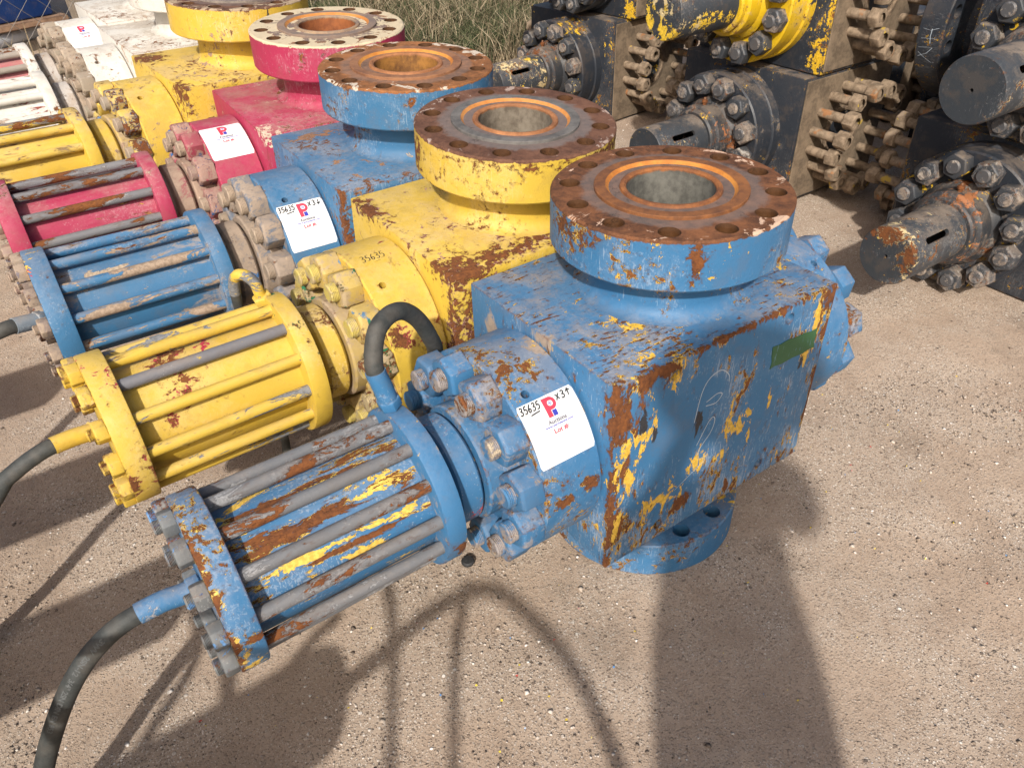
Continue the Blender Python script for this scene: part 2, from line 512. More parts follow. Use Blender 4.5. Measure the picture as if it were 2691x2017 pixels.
# ------------------------------------------------------------------ valve meshes (all in the valve's own frame, standing on z = 0)
HT = .889; ZC = HT / 2; AM, AP, BY, BH = .335, .279, .239, .238
FR = .2395
def holes_cutter(n, rc, r, z0, z1, ph=R(15)):
    mb = MB()
    for i in range(n):
        a = ph + 2 * math.pi * i / n
        mb.lathe([(r, z0), (r, z1)], 20, Matrix.Translation((rc * math.cos(a), rc * math.sin(a), 0)))
    return mb.mesh(None)

# top flange with neck and weld fillet; the bore stays open
prof = [(.0895, .70), (.0895, .8885), (.2355, .8885), (FR, .8845), (FR, .790), (.2365, .786), (.165, .786), (.160, .781), (.160, .7125)]
for k in range(1, 8):
    a = R(90) * k / 7
    prof.append((.160 + .030 * (1 - math.cos(a)), .7125 - .030 * math.sin(a)))
prof += [(.190, .676), (.0895, .676)]
fl = MB().lathe(prof, 96, closed=True).mesh(30)
ME_FLANGE = boolean(fl, holes_cutter(12, .2016, .0206, .76, .93))
bprof = [(.09, -.0), (.0, 0)]
prof2 = [(.0895, .0), (.2355, .0), (FR, .004), (FR, .099), (.2365, .103), (.163, .103), (.158, .108), (.158, .165), (.175, .195), (.2, .213), (.0895, .213)]
fl2 = MB().lathe(prof2, 96, closed=True).mesh(30)
ME_FLANGE_B = boolean(fl2, holes_cutter(12, .2016, .0206, -.05, .13))
# raised face: flat ring, ring groove, inner lip, bore sleeve
rp = [(.1527, .8870), (.1527, .8945), (.1515, .8955), (.1300, .8955), (.1185, .8840), (.1130, .8815), (.1040, .8815), (.1005, .8930), (.0975, .8945), (.0925, .8940), (.0890, .8905), (.0890, .40), (.0880, .40), (.0880, .39), (.1527, .39)]
rp = [(.1527, .8870), (.1527, .8945), (.1515, .8955), (.1300, .8955), (.1185, .8840), (.1130, .8815), (.1040, .8815), (.1005, .8930), (.0975, .8945), (.0925, .8940), (.0882, .8905), (.0882, .30), (.0868, .30), (.0868, .29), (.1, .29)]
ME_RAISED = MB().lathe([(r, z) for r, z in rp[:12]], 96, cap=False).mesh(25)
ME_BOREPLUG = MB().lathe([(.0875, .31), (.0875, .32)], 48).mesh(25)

# body block with four tapped holes in each side
bm_ = MB().box((-AM, -BY, ZC - BH), (AP, BY, ZC + BH)).mesh(None)
bevelled(bm_, .0045, 2)
cut = MB()
for hx in (-.188, .133):
    for hz in (.25, .65):
        cut.lathe([(.0125, BY - .035), (.0125, BY + .05)], 16, Matrix.Translation((hx, 0, hz)) @ Matrix.Rotation(R(90), 4, 'X'))
        cut.lathe([(.0125, BY - .035), (.0125, BY + .05)], 16, Matrix.Translation((hx, 0, hz)) @ Matrix.Rotation(R(-90), 4, 'X'))
ME_BODY = boolean(bm_, cut.mesh(None), 40)

# bonnet drum (actuator side) with its grease port
DR = .22
dp = [(DR - .012, -AM + .03), (DR - .012, -AM - .004), (DR, -AM - .008), (DR, -.471), (DR - .004, -.475), (0, -.475), (0, -AM + .03)]
dr = MB().lathe([(r, h) for r, h in dp], 96, AXX(0, ZC), closed=True).mesh(30)
a = R(118.5)
cutp = MB().lathe([(.0085, .19), (.0085, .25)], 16, Matrix.Translation((-.437, 0, ZC)) @ Matrix.Rotation(a - R(90), 4, 'X')).mesh(None)
ME_BONNET = boolean(dr, cutp)
dp2 = [(DR - .012, AP - .03), (DR - .012, AP + .004), (DR, AP + .008), (DR, .416), (DR - .004, .42), (0, .42), (0, AP - .03)]
dr2 = MB().lathe(dp2, 96, AXX(0, ZC), closed=True).mesh(30)
cutp = MB().lathe([(.0085, .19), (.0085, .25)], 16, Matrix.Translation((.385, 0, ZC)) @ Matrix.Rotation(a - R(90), 4, 'X')).mesh(None)
ME_BONNET2 = boolean(dr2, cutp)
# hub on the bonnet, adapter disc, tail guard
ME_HUB = MB().lathe([(.02, -.47), (.150, -.47), (.150, -.484), (.128, -.492), (.123, -.498), (.123, -.530), (.119, -.5345), (.02, -.5345)], 72, AXX(0, ZC)).mesh(30)
ME_NECK = MB().lathe([(.02, -.530), (.094, -.530), (.094, -.5425), (.1105, -.543), (.1145, -.5475), (.1145, -.572), (.1145, -.590), (.108, -.5945), (.100, -.597), (.100, -.618), (.02, -.618)], 72, AXX(0, ZC)).mesh(30)
ME_TAIL = MB().lathe([(.02, .415), (.09, .415), (.09, .445), (.062, .45), (.058, .455), (.058, .600), (.052, .606), (.02, .606)], 48, AXX(0, ZC)).mesh(30)
PR = .165
ME_PLATE_IN = bevelled(MB().lathe([(PR, -.655), (PR, -.614)], 72, AXX(0, ZC)).mesh(30), .0035, 2, 60)
ME_PLATE_OUT = bevelled(MB().lathe([(PR, -1.050), (PR, -1.000)], 72, AXX(0, ZC)).mesh(30), .0035, 2, 60)
ME_CYL = MB().lathe([(.1195, -1.004), (.1195, -.652)], 72, AXX(0, ZC), cap=False).mesh(30)
ROD_R = .0128
ME_ROD = MB().lathe([(ROD_R, -1.002), (ROD_R, -.653)], 16, AXX(0, 0), cap=False).mesh(40)
def hexnut(af, ln, rbore, n=6, chamfer=.12):
    """hex nut along x, from 0 to -ln, with the chamfered outer end and a stud bore"""
    mb = MB(); rc = af / math.sqrt(3)
    rings = []
    def ring(x, f):
        return [(x, rc * f * math.cos(R(60) * k), rc * f * math.sin(R(60) * k)) for k in range(6)]
    vs = ring(0, 1) + ring(-ln * (1 - chamfer), 1) + ring(-ln, .90)
    fs = []
    for q in (0, 1):
        for k in range(6):
            l = (k + 1) % 6; fs.append((q * 6 + k, q * 6 + l, q * 6 + 6 + l, q * 6 + 6 + k))
    # end face round the bore
    m = 12
    vs += [(-ln, rbore * math.cos(R(30) * k), rbore * math.sin(R(30) * k)) for k in range(12)]
    for k in range(6):
        l = (k + 1) % 6
        fs.append((12 + k, 12 + l, 18 + 2 * l, 18 + (2 * k + 1), 18 + 2 * k))
    fs.append(tuple(range(5, -1, -1)))
    mb.add(vs, fs)
    me = mb.mesh(None); bevelled(me, .0013, 2, 20)
    return me
ME_NUT = hexnut(.077, .050, .0235)
def stud(r, x0, x1, pitch=.0028, threads=True):
    pf = [(r - .003, x1), (r, x1 + .003)]
    x = x1 + .003
    while threads and x < x0 - .003:
        pf += [(r, x + pitch * .3), (r - .0014, x + pitch * .65), (r, x + pitch)]
        x += pitch
    pf += [(r, x0)]
    return MB().lathe(pf, 20, AX).mesh(40)
ME_STUD = stud(.0225, -.03, -.069, .0036)
ME_RNUT = hexnut(.042, .024, .0125)
ME_RSTUD = stud(.0125, -.012, -.036, .002)
# fittings
def fitting(path, r):
    return MB().tube(path, r, 20).mesh(40)

# ------------------------------------------------------------------ shared small materials
M_RUBBER = simple('weathered hose rubber', (.026, .029, .028), (.048, .052, .05), 60, .7, .25, dust=.08)
M_STEEL = simple('grey zinc steel', (.16, .165, .175), (.36, .36, .37), 40, .45, .3, metal=.35)
M_STICK = None
t = NT('white vinyl sticker')
P_ = t.obj(); n_ = t.noise(P_, 40, 4, .6); t.set(color=t.mix(n_, (.68, .68, .675), (.77, .77, .765)), rough=.45, normal=t.bump(t.noise(P_, 55, 3, .6), .35, .0012)); M_STICK = t.m
M_RED = tex_print('red print', (.78, .035, .07)); M_BLUEP = tex_print('blue print', (.03, .035, .35)); M_GREYP = tex_print('grey print', (.09, .09, .12))
M_MARK = tex_print('black marker ink', (.012, .012, .013)); M_WHITEP = tex_print('white print', (.8, .8, .8)); M_CHALK = tex_print('white chalk', (.42, .48, .54), .95)
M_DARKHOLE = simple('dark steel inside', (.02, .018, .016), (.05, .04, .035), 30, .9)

def raised_mat(name, flat, groove, lip, bore, seed):
    t = NT(name); P0 = t.obj(); P = t.vm('ADD', P0, (seed, seed * 2, 0))
    X = t.xyz(P0); r = t.m_('SQRT', t.add(t.mul(X[0], X[0]), t.mul(X[1], X[1])))
    n = t.noise(P, 14, 6, .65); n2 = t.noise(P, 70, 5, .65); nv = t.noise(t.sc(P, (60, 60, 3)), 2, 4, .6)
    rr = t.add(r, t.mul(t.m_('SUBTRACT', n, .5), .005))
    def two(c):
        a, b = c; return t.mix(t.step(t.add(t.mul(n, .6), t.mul(n2, .3), t.mul(nv, .1)), .38, .62), a, b)
    c = t.mix(t.step(rr, .1285, .1305), two(groove), two(flat))
    c = t.mix(t.step(rr, .1035, .1015), c, two(lip))
    c = t.mix(t.step(t.add(X[2], t.mul(t.m_('SUBTRACT', n2, .5), .012)), .8895, .885), c, t.mix(t.step(r, .0905, .0895), c, two(bore)))
    t.set(color=c, rough=t.mixf(n, .6, .9), normal=t.bump(t.add(n2, n), .6, .0012))
    return t.m

def flange_mat(name, col, under, seed, top_a, top_b, flakecol=None, flakeamt=.5, steelring=None, **kw):
    """paint on the rim, bare weathered steel on the top face"""
    m = paint(name, col, under, seed=seed, **kw)
    t = NT.__new__(NT); t.m = m; t.t = m.node_tree; t._tc = None
    t.b = next(n for n in t.t.nodes if n.type == 'BSDF_PRINCIPLED')
    P0 = t.obj(); P = t.vm('ADD', P0, (seed * 5.1, seed, 3)); X = t.xyz(P0)
    n = t.noise(P, 9, 6, .65); n2 = t.noise(P, 45, 6, .7, .5); n3 = t.noise(t.vm('ADD', P, (4, 4, 4)), 13, 7, .7, 1.0)
    r = t.m_('SQRT', t.add(t.mul(X[0], X[0]), t.mul(X[1], X[1])))
    top = t.mix(t.step(t.add(t.mul(n, .55), t.mul(n2, .45)), .36, .64), top_a, top_b)
    if steelring:
        top = t.mix(t.mul(t.step(t.add(r, t.mul(t.m_('SUBTRACT', n3, .5), .07)), .190, .172), steelring), top, t.mix(n2, (.12, .12, .125), (.22, .215, .21)))
    if flakecol:
        fk = t.step(t.add(n3, t.mul(t.step(r, .17, .225), .10), t.mul(t.step(n2, .3, .7), .06)), .64 - .16 * flakeamt, .655 - .16 * flakeamt)
        top = t.mix(fk, top, t.mix(n2, tuple(x * .7 for x in flakecol), flakecol))
    # raw rust inside the bolt holes, toned down like the recess
    hole = t.step(X[2], .882, .878)
    zone = t.step(t.add(X[2], t.mul(t.m_('SUBTRACT', n2, .5), .016)), .8815, .8835)
    for s_, v in (('Base Color', None), ('Roughness', None)):
        sock = t.b.inputs[s_]; src = sock.links[0].from_socket
        if s_ == 'Base Color': t.t.links.new(t.mix(zone, src, top), sock)
        else: t.t.links.new(t.mixf(zone, src, .82), sock)
    # raw rust in the bolt holes, shade put into its colour so they read dark
    hd = None
    for k in range(12):
        a = R(15 + 30 * k)
        d = t.vm('LENGTH', t.vm('MULTIPLY', t.vm('SUBTRACT', P0, (.2016 * math.cos(a), .2016 * math.sin(a), 0)), (1, 1, 0)))
        hd = d if hd is None else t.m_('MINIMUM', hd, d)
    hm = t.mul(t.step(hd, .0222, .0208), t.step(X[2], .780, .784))
    sock = t.b.inputs['Base Color']; src = sock.links[0].from_socket
    t.t.links.new(t.mix(hm, src, t.mix(n2, (.03, .014, .006), (.12, .05, .018))), sock)
    return m

# ------------------------------------------------------------------ stickers and writing
def strip(path, w, n=None):
    """a stroke of even width through 2-D points -> verts, faces"""
    P = [Vector((p[0], p[1])) for p in path]
    vs = []; fs = []
    for i, p in enumerate(P):
        d = (P[min(i + 1, len(P) - 1)] - P[max(i - 1, 0)]).normalized(); nn = Vector((-d.y, d.x)) * w * .5
        vs += [(p.x - nn.x, p.y - nn.y), (p.x + nn.x, p.y + nn.y)]
    for i in range(len(P) - 1): fs.append((2 * i, 2 * i + 1, 2 * i + 3, 2 * i + 2))
    return vs, fs
def sm(pts, k=5):
    return [(p.x, p.y) for p in spline([(x, y, 0) for x, y in pts], k)]
GLY = {  # hand drawn figures in a unit box, v downwards
    '3': [sm([(.1, .08), (.5, 0), (.78, .18), (.6, .4), (.35, .46), (.7, .55), (.85, .78), (.5, 1), (.05, .9)])],
    '5': [sm([(.25, .05), (.2, .45), (.55, .4), (.85, .65), (.6, .97), (.1, .95)]), [(.22, .05), (.5, .03), (.85, -.02)]],
    '6': [sm([(.65, .0), (.3, .3), (.12, .7), (.35, 1), (.75, .85), (.7, .58), (.4, .55), (.15, .75)])],
    'x': [[(.1, .15), (.5, .55), (.9, .95)], [(.85, .1), (.5, .55), (.12, 1.0)]],
    '^': [[(.5, 1.0), (.5, .5), (.5, .0)], [(.05, .4), (.3, .2), (.5, -.02), (.75, .2), (1.0, .35)]],
    'v': [[(.5, -.05), (.5, .5), (.5, 1.0)], [(.1, .65), (.3, .85), (.5, 1.02), (.7, .85), (.95, .6)]],
    '-': [[(0, .5), (.5, .47), (1, .42)]],
}
def font_mesh2d(txt, size):
    cu = bpy.data.curves.new('t', 'FONT'); cu.body = txt; cu.size = size; cu.resolution_u = 3; cu.offset = .034 * size
    o = bpy.data.objects.new('t', cu); C.objects.link(o)
    dg = bpy.context.evaluated_depsgraph_get(); dg.update()
    me = bpy.data.meshes.new_from_object(o.evaluated_get(dg))
    vs = [(v.co.x, -v.co.y) for v in me.vertices]; fs = [tuple(p.vertices) for p in me.polygons]
    bpy.data.objects.remove(o); bpy.data.meshes.remove(me)
    return vs, fs
def fit_text(txt, u0, u1, vbase, h):
    vs, fs = font_mesh2d(txt, 1.0)
    xs = [v[0] for v in vs]; ys = [v[1] for v in vs]
    w = max(xs) - min(xs); top = -min(ys)
    return [(u0 + (v[0] - min(xs)) / w * (u1 - u0), vbase + v[1] / top * h) for v in vs], fs

def wrap_mesh(pieces, bend, lift):
    mb = MB()
    for vs, fs in pieces: mb.add([bend(u, v, lift) for u, v in vs], fs)
    me = bpy.data.meshes.new('print'); me.from_pydata(mb.v, [], mb.f); me.update()
    return me

def disc2(cx, cy, r, n=16):
    return [(cx + r * math.cos(2 * math.pi * k / n), cy + r * math.sin(2 * math.pi * k / n)) for k in range(n)], [tuple(range(n))]
def ring2(cx, cy, r0, r1, n=20, a0=0, a1=360):
    vs = []; fs = []
    m = n + 1
    for k in range(m):
        a = R(a0 + (a1 - a0) * k / n); vs += [(cx + r0 * math.cos(a), cy + r0 * math.sin(a)), (cx + r1 * math.cos(a), cy + r1 * math.sin(a))]
    for k in range(n): fs.append((2 * k, 2 * k + 1, 2 * k + 3, 2 * k + 2))
    return vs, fs
def rect2(u0, v0, u1, v1, n=4):
    vs = []; fs = []
    for k in range(n + 1):
        v = v0 + (v1 - v0) * k / n; vs += [(u0, v), (u1, v)]
    for k in range(n): fs.append((2 * k, 2 * k + 1, 2 * k + 3, 2 * k + 2))
    return vs, fs

def glyphs(s, u0, v0, h, w, adv, thick, slant=0.0):
    out = []; u = u0
    for i, ch in enumerate(s):
        if ch != ' ':
            for st in GLY[ch]:
                out.append(strip([(u + x * w - slant * (y - .5), v0 + y * h) for x, y in st], thick))
        u += adv
    return out

def sticker(parent, a0, hand=None, x0=-.4705, w=.1255, hgt=.1265):
    """lot sticker wrapped on the bonnet drum; u to +x, v down the drum"""
    def bend(u, v, lift):
        a = R(a0) + v * hgt / DR; r = DR + lift
        return (x0 + u * w, r * math.cos(a), ZC + r * math.sin(a))
    n = 16; vs = []; fs = []
    cr = .025
    for lift in (.0007, .0001):
        for j in range(n + 1):
            v = j / n
            ins = 0
            if v < .001 or v > .999: ins = cr
            vs += [bend(ins, v, lift), bend(1 - ins, v, lift)]
    b = 2 * (n + 1)
    for j in range(n):
        fs.append((2 * j, 2 * j + 1, 2 * j + 3, 2 * j + 2)); fs.append((b + 2 * j, b + 2 * j + 2, b + 2 * j + 3, b + 2 * j + 1))
        fs.append((2 * j, 2 * j + 2, b + 2 * j + 2, b + 2 * j)); fs.append((2 * j + 1, b + 2 * j + 1, b + 2 * j + 3, 2 * j + 3))
    st = part('lot_sticker', mesh(vs, fs, smooth=35), M_STICK, parent)
    st['label'] = 'white lot sticker with red P logo'
    L = .0012
    pieces = [rect2(.425, .036, .505, .334, 6), ring2(.545, .135, .045, .099, 14, -90, 90), rect2(.505, .036, .545, .09, 2), rect2(.505, .18, .545, .234, 2)]
    pieces.append(ring2(.53, .135, .0, .05, 18))
    part('logo_letter', wrap_mesh(pieces, bend, L), M_RED, st)
    part('logo_foot', wrap_mesh([rect2(.515, .242, .592, .334, 3)], bend, L), M_BLUEP, st)
    part('logo_globe', wrap_mesh([disc2(.537, .135, .042)], bend, L + .0004), M_WHITEP, st)
    gl = [ring2(.537, .135, .022, .029, 14), rect2(.502, .131, .572, .139, 1), rect2(.533, .1, .541, .17, 2)]
    part('logo_grid', wrap_mesh(gl, bend, L + .0008), M_BLUEP, st)
    part('print', wrap_mesh([fit_text('Auctions', .37, .70, .424, .06)], bend, L), M_GREYP, st)
    part('print', wrap_mesh([fit_text('www.permianint.com', .285, .80, .468, .03)], bend, L), M_BLUEP, st)
    part('print', wrap_mesh([fit_text('Lot #:', .41, .675, .57, .068)], bend, L), M_RED, st)
    if hand:
        ps = glyphs('35635', .025, .028, .115, .062, .073, .02, .02) + [strip([(.17, .195), (.25, .185), (.335, .178)], .02)]
        ps += glyphs('x3' + hand, .665, .035, .11, .075, .098, .021, .015)
        part('marker_writing', wrap_mesh(ps, bend, L + .0006), M_MARK, st)['kind'] = 'stuff'
    return st

def drum_writing(parent, a0, x0, x1, h):
    def bend(u, v, lift):
        a = R(a0) + v * h / DR; r = DR + lift
        return (x0 + u * (x1 - x0), r * math.cos(a), ZC + r * math.sin(a))
    ps = glyphs('35635', 0, 0, 1, .17, .2, .035, .03) + [strip([(.42, 1.35), (.55, 1.33), (.68, 1.28)], .03)]
    part('marker_writing', wrap_mesh(ps, bend, .0008), M_MARK, parent)['kind'] = 'stuff'

# ------------------------------------------------------------------ paint schemes
BLUE = (.043, .166, .335); YEL = (.60, .405, .05); REDP = (.37, .028, .078); WHT = (.60, .575, .52)
UYEL = (.68, .42, .05)
def cy(r, ang, x): return (x, r * math.cos(R(ang)), ZC + r * math.sin(R(ang)))

def scheme(i):
    S = {}
    if i == 1:
        kw = dict(under=UYEL)
        S['body'] = paint('blue paint 1 body', BLUE, UYEL, seed=1, rust=.43, flake=.24, edgew=.75, dust=.5, scr=.55, specks=.68, gloss=.46,
            rust_blobs=[((-.327, -.239, .60), (.055, .03, .13)), ((-.334, -.239, .40), (.020, .012, .26)), ((.276, -.239, .63), (.05, .03, .06)), ((-.25, -.239, .668), (.11, .02, .03)), ((-.124, -.239, .273), (.05, .02, .022)), ((.275, -.239, .59), (.035, .04, .1)), ((.278, -.239, .42), (.016, .03, .2)), ((.0, -.239, .683), (.26, .01, .012))],
            under_blobs=[((.038, -.239, .421), (.035, .02, .04)), ((-.267, -.239, .534), (.05, .02, .055)), ((-.301, -.239, .457), (.035, .02, .07)), ((.119, -.239, .449), (.012, .02, .03)), ((-.091, -.239, .374), (.04, .02, .035)), ((.219, -.239, .527), (.018, .02, .028)), ((-.215, -.239, .324), (.09, .02, .035)), ((-.305, -.239, .33), (.03, .02, .09)), ((-.312, -.239, .42), (.028, .02, .12)), ((-.285, -.239, .50), (.03, .02, .08)), ((-.26, -.239, .30), (.05, .02, .03)), ((-.15, -.239, .335), (.04, .02, .02)), ((.0, -.239, .45), (.012, .02, .05)), ((.07, -.239, .40), (.008, .02, .06)), ((.24, -.239, .62), (.03, .02, .04)), ((-.02, -.239, .36), (.03, .02, .02))],
            dark_blobs=[((-.106, -.239, .493), (.013, .02, .06)), ((.208, -.239, .51), (.009, .02, .03)), ((-.262, -.239, .57), (.012, .02, .035)), ((-.23, -.239, .53), (.008, .02, .03))],
            dust_blobs=[((-.337, -.02, .672), (.05, .05, .02)), ((-.336, .16, .60), (.02, .03, .05))], sgrain=(1, 1, .45), streak=(5, 17, 17))
        S['bonnet'] = paint('blue paint 1 bonnet', BLUE, UYEL, seed=2, rust=.46, flake=.14, edgew=.25, dust=.36, gloss=.42, specks=.3,
            rust_blobs=[((-.365, -.219, .462), (.035, .02, .018)), ((-.43, -.219, .45), (.025, .02, .014)), (cy(.22, 112, -.40), (.012, .015, .01)), (cy(.22, 100, -.43), (.02, .01, .01))],
            dust_blobs=[(cy(.22, 96, -.35), (.03, .05, .03)), ((-.484, 0, ZC), (.012, .26, .26))])
        S['flange'] = flange_mat('blue paint 1 flange', BLUE, UYEL, 3, (.06, .025, .013), (.215, .085, .034), (.62, .42, .3), -.45, .4, rust=.42, flake=.16, edgew=.35, dust=.25, gloss=.42, specks=.45,
            rust_blobs=[((.20, -.14, .84), (.05, .05, .06)), ((-.13, -.20, .845), (.015, .02, .04)), ((-.235, .02, .86), (.02, .07, .035)), ((.22, -.09, .82), (.02, .03, .05))])
        S['flange_b'] = paint('blue paint 1 base', BLUE, UYEL, seed=4, rust=.42, flake=.4, edgew=.5, dust=.4)
        S['raised'] = raised_mat('rusty seal face 1', ((.12, .046, .018), (.25, .095, .028)), ((.38, .13, .02), (.52, .21, .035)), ((.14, .05, .018), (.30, .11, .03)), ((.06, .058, .05), (.145, .14, .12)), 1)
        S['nut'] = paint('blue paint 1 nuts', BLUE, (.36, .28, .2), seed=5, rust=.38, flake=.22, edgew=.75, dust=.45, dusty_low=.34, rnd=True)
        S['stud'] = paint('blue stud 1', BLUE, (.4, .33, .24), seed=6, rust=.62, flake=.5, edgew=0, dust=.5, dusty_low=.65, rnd=True)
        S['hub'] = paint('blue paint 1 hub', BLUE, UYEL, seed=7, rust=.46, flake=.35, edgew=.4, dust=.6, dusty_low=.3)
        S['neck'] = paint('blue paint 1 neck', BLUE, (.72, .47, .08), (.5, .06, .05), seed=8, rust=.32, flake=.36, edgew=.2, dust=.2, scr=.6)
        S['plate_in'] = paint('blue paint 1 inner plate', BLUE, UYEL, seed=9, rust=.26, flake=.22, edgew=.7, dust=.2, rust_blobs=[(cy(.165, 196, -.618), (.025, .03, .035))], dust_blobs=[((-.668, -.0, .44), (.02, .165, .165))])
        ob = [((-1.048, .165 * math.cos(R(q)), ZC + .165 * math.sin(R(q))), (.011, .026, .026)) for q in (122, 134, 150, 176, 190, 204)]
        S['plate_out'] = paint('blue paint 1 outer plate', BLUE, (.68, .46, .09), seed=10, rust=.28, flake=.25, edgew=.7, dust=.25, rust_blobs=ob + [(cy(.165, 178, -1.01), (.02, .03, .012))], under_blobs=[(c, (r[0] * 1.4, .03, .03)) for c, r in ob] + [(cy(.165, 205, -1.03), (.02, .03, .022))], gloss=.4)
        S['cyl'] = paint('blue paint 1 cylinder', BLUE, (.70, .46, .08), seed=11, rust=.34, flake=.38, edgew=0, dust=.1, scr=.5, sgrain=(.3, 1, 1),
            rust_blobs=[(cy(.1195, 95, -.85), (.13, .010, .012)), (cy(.1195, 126, -.87), (.16, .018, .016)), (cy(.1195, 158, -.84), (.16, .01, .006)), (cy(.1195, 184, -.83), (.17, .01, .005))],
            under_blobs=[(cy(.1195, 97, -.86), (.15, .014, .016)), (cy(.1195, 124, -.78), (.12, .014, .012)), (cy(.1195, 152, -.80), (.18, .014, .013)), (cy(.1195, 183, -.83), (.17, .014, .011))])
        rod = paint('grey tie rod 1', (.15, .155, .165), (.235, .235, .24), seed=12, rust=.62, flake=.72, edgew=0, dust=.2, scr=.25, sgrain=(.45, 1, 1), rnd=True, gloss=.34, specks=.5, fade=.5)
        S['rods'] = [rod]
        S['rnut'] = paint('grey tie nuts 1', (.14, .15, .155), (.10, .22, .42), seed=13, rust=.40, flake=.55, edgew=.3, dust=.35, rnd=True, fade=.5)
    elif i == 2:
        U = (.36, .16, .2); U2 = (.42, .03, .06)
        S['body'] = paint('yellow paint 2 body', YEL, U, None, seed=21, rust=.30, flake=.18, edgew=.45, dust=.25, scr=.2, specks=.3,
            rust_blobs=[((-.31, -.22, .683), (.09, .09, .03)), ((-.335, -.238, .5), (.02, .03, .2)), ((-.20, -.2, .683), (.16, .035, .02)), ((-.33, .16, .683), (.03, .09, .02)), ((-.27, -.239, .5), (.06, .02, .2))])
        S['bonnet'] = paint('yellow paint 2 bonnet', YEL, U2, seed=22, rust=.27, flake=.16, edgew=.4, dust=.15, scr=.15, specks=.2, rust_blobs=[(cy(.22, 150, -.45), (.03, .03, .03))], dust_blobs=[((-.484, 0, ZC), (.014, .3, .3))])
        S['flange'] = flange_mat('yellow paint 2 flange', YEL, (.5, .36, .1), 23, (.07, .03, .018), (.16, .075, .045), (.4, .3, .25), -.5, .5, rust=.27, flake=.1, edgew=.35, dust=.15, scr=.15, specks=.3,
            rust_blobs=[((-.20, .12, .83), (.07, .09, .065)), ((.1, -.2, .87), (.25, .06, .014))])
        S['flange_b'] = paint('yellow paint 2 base', YEL, U, seed=24, rust=.4, flake=.3, dust=.4)
        S['raised'] = raised_mat('grey seal face 2', ((.075, .07, .066), (.15, .14, .13)), ((.4, .15, .03), (.5, .22, .06)), ((.2, .08, .03), (.35, .15, .06)), ((.09, .07, .05), (.2, .17, .13)), 2)
        S['nut'] = paint('yellow paint 2 nuts', (.5, .36, .1), (.1, .2, .32), (.02, .14, .06), seed=25, rust=.5, flake=.5, edgew=.4, dust=.5, dusty_low=.5, rnd=True)
        S['stud'] = paint('yellow stud 2', (.5, .4, .1), (.4, .33, .24), seed=26, rust=.5, flake=.5, edgew=0, dust=.5, dusty_low=.5, rnd=True)
        S['hub'] = paint('yellow paint 2 hub', (.45, .33, .12), (.3, .22, .15), seed=27, rust=.4, flake=.4, edgew=.3, dust=.7, dusty_low=.75)
        S['neck'] = paint('yellow paint 2 neck', YEL, (.35, .22, .1), seed=28, rust=.32, flake=.3, edgew=.3, dust=.3)
        S['plate_in'] = paint('yellow paint 2 inner plate', YEL, (.03, .16, .06), seed=29, rust=.2, flake=.24, edgew=.3, dust=.15, scr=.15, dust_blobs=[((-.668, -.0, .44), (.02, .165, .165))])
        S['plate_out'] = paint('yellow paint 2 outer plate', YEL, U2, seed=30, rust=.2, flake=.16, edgew=.25, dust=.2, scr=.12, rust_blobs=[(cy(.165, 190, -1.045), (.014, .03, .03))])
        S['cyl'] = paint('yellow paint 2 cylinder', YEL, U2, seed=31, rust=.16, flake=.18, edgew=0, dust=.1, scr=.08)
        S['rods'] = [paint('yellow tie rod 2', YEL, (.17, .175, .185), None, seed=32, rust=.2, flake=.72, edgew=0, dust=.2, sgrain=(.3, 1, 1), rnd=True, scr=.1),
                     paint('scraped tie rod 2', (.16, .16, .175), YEL, U2, seed=33, rust=.3, flake=.62, edgew=0, dust=.3, sgrain=(.3, 1, 1), rnd=True, fade=.4)]
        S['rnut'] = paint('yellow tie nuts 2', YEL, (.35, .25, .12), seed=34, rust=.62, flake=.4, edgew=.4, dust=.2, rnd=True)
    elif i == 3:
        B3 = (.042, .152, .295)
        U = (.36, .28, .2)
        S['body'] = paint('blue paint 3 body', B3, (.25, .14, .08), seed=41, rust=.37, flake=.3, edgew=.6, dust=.3, scr=.3, specks=.3, rust_blobs=[((-.335, -.239, .6), (.02, .03, .12))], under_blobs=[((-.22, .17, .683), (.09, .03, .02))])
        S['bonnet'] = paint('blue paint 3 bonnet', B3, U, seed=42, rust=.2, flake=.18, edgew=.3, dust=.2, scr=.2, dust_blobs=[((-.484, 0, ZC), (.016, .3, .3))])
        S['flange'] = flange_mat('blue paint 3 flange', B3, U, 43, (.11, .045, .016), (.32, .13, .045), (.6, .52, .42), -.35, .3, rust=.30, flake=.2, edgew=.4, dust=.2, specks=.3)
        S['flange_b'] = S['body']
        S['raised'] = raised_mat('rusty seal face 3', ((.16, .07, .035), (.28, .13, .06)), ((.4, .14, .02), (.5, .22, .04)), ((.2, .08, .03), (.35, .15, .06)), ((.1, .04, .01), (.33, .15, .03)), 3)
        S['nut'] = paint('dusty nuts 3', (.10, .14, .2), U, seed=45, rust=.2, flake=.5, edgew=.3, dust=.8, dusty_low=.85, rnd=True)
        S['stud'] = paint('dusty studs 3', (.3, .24, .18), U, seed=46, rust=.2, flake=.5, edgew=0, dust=.7, dusty_low=.85, rnd=True)
        S['hub'] = paint('dusty hub 3', (.12, .15, .2), U, seed=47, rust=.2, flake=.5, edgew=.2, dust=.8, dusty_low=.95)
        S['neck'] = paint('dusty neck 3', (.15, .14, .14), (.05, .14, .32), seed=48, rust=.15, flake=.3, edgew=.2, dust=.8, dusty_low=.9)
        S['plate_in'] = paint('blue paint 3 inner plate', B3, U, seed=49, rust=.22, flake=.25, edgew=.4, dust=.2, dusty_low=.2)
        S['plate_out'] = paint('blue paint 3 outer plate', B3, (.45, .03, .06), UYEL, seed=50, rust=.22, flake=.25, edgew=.3, dust=.2, scr=.3)
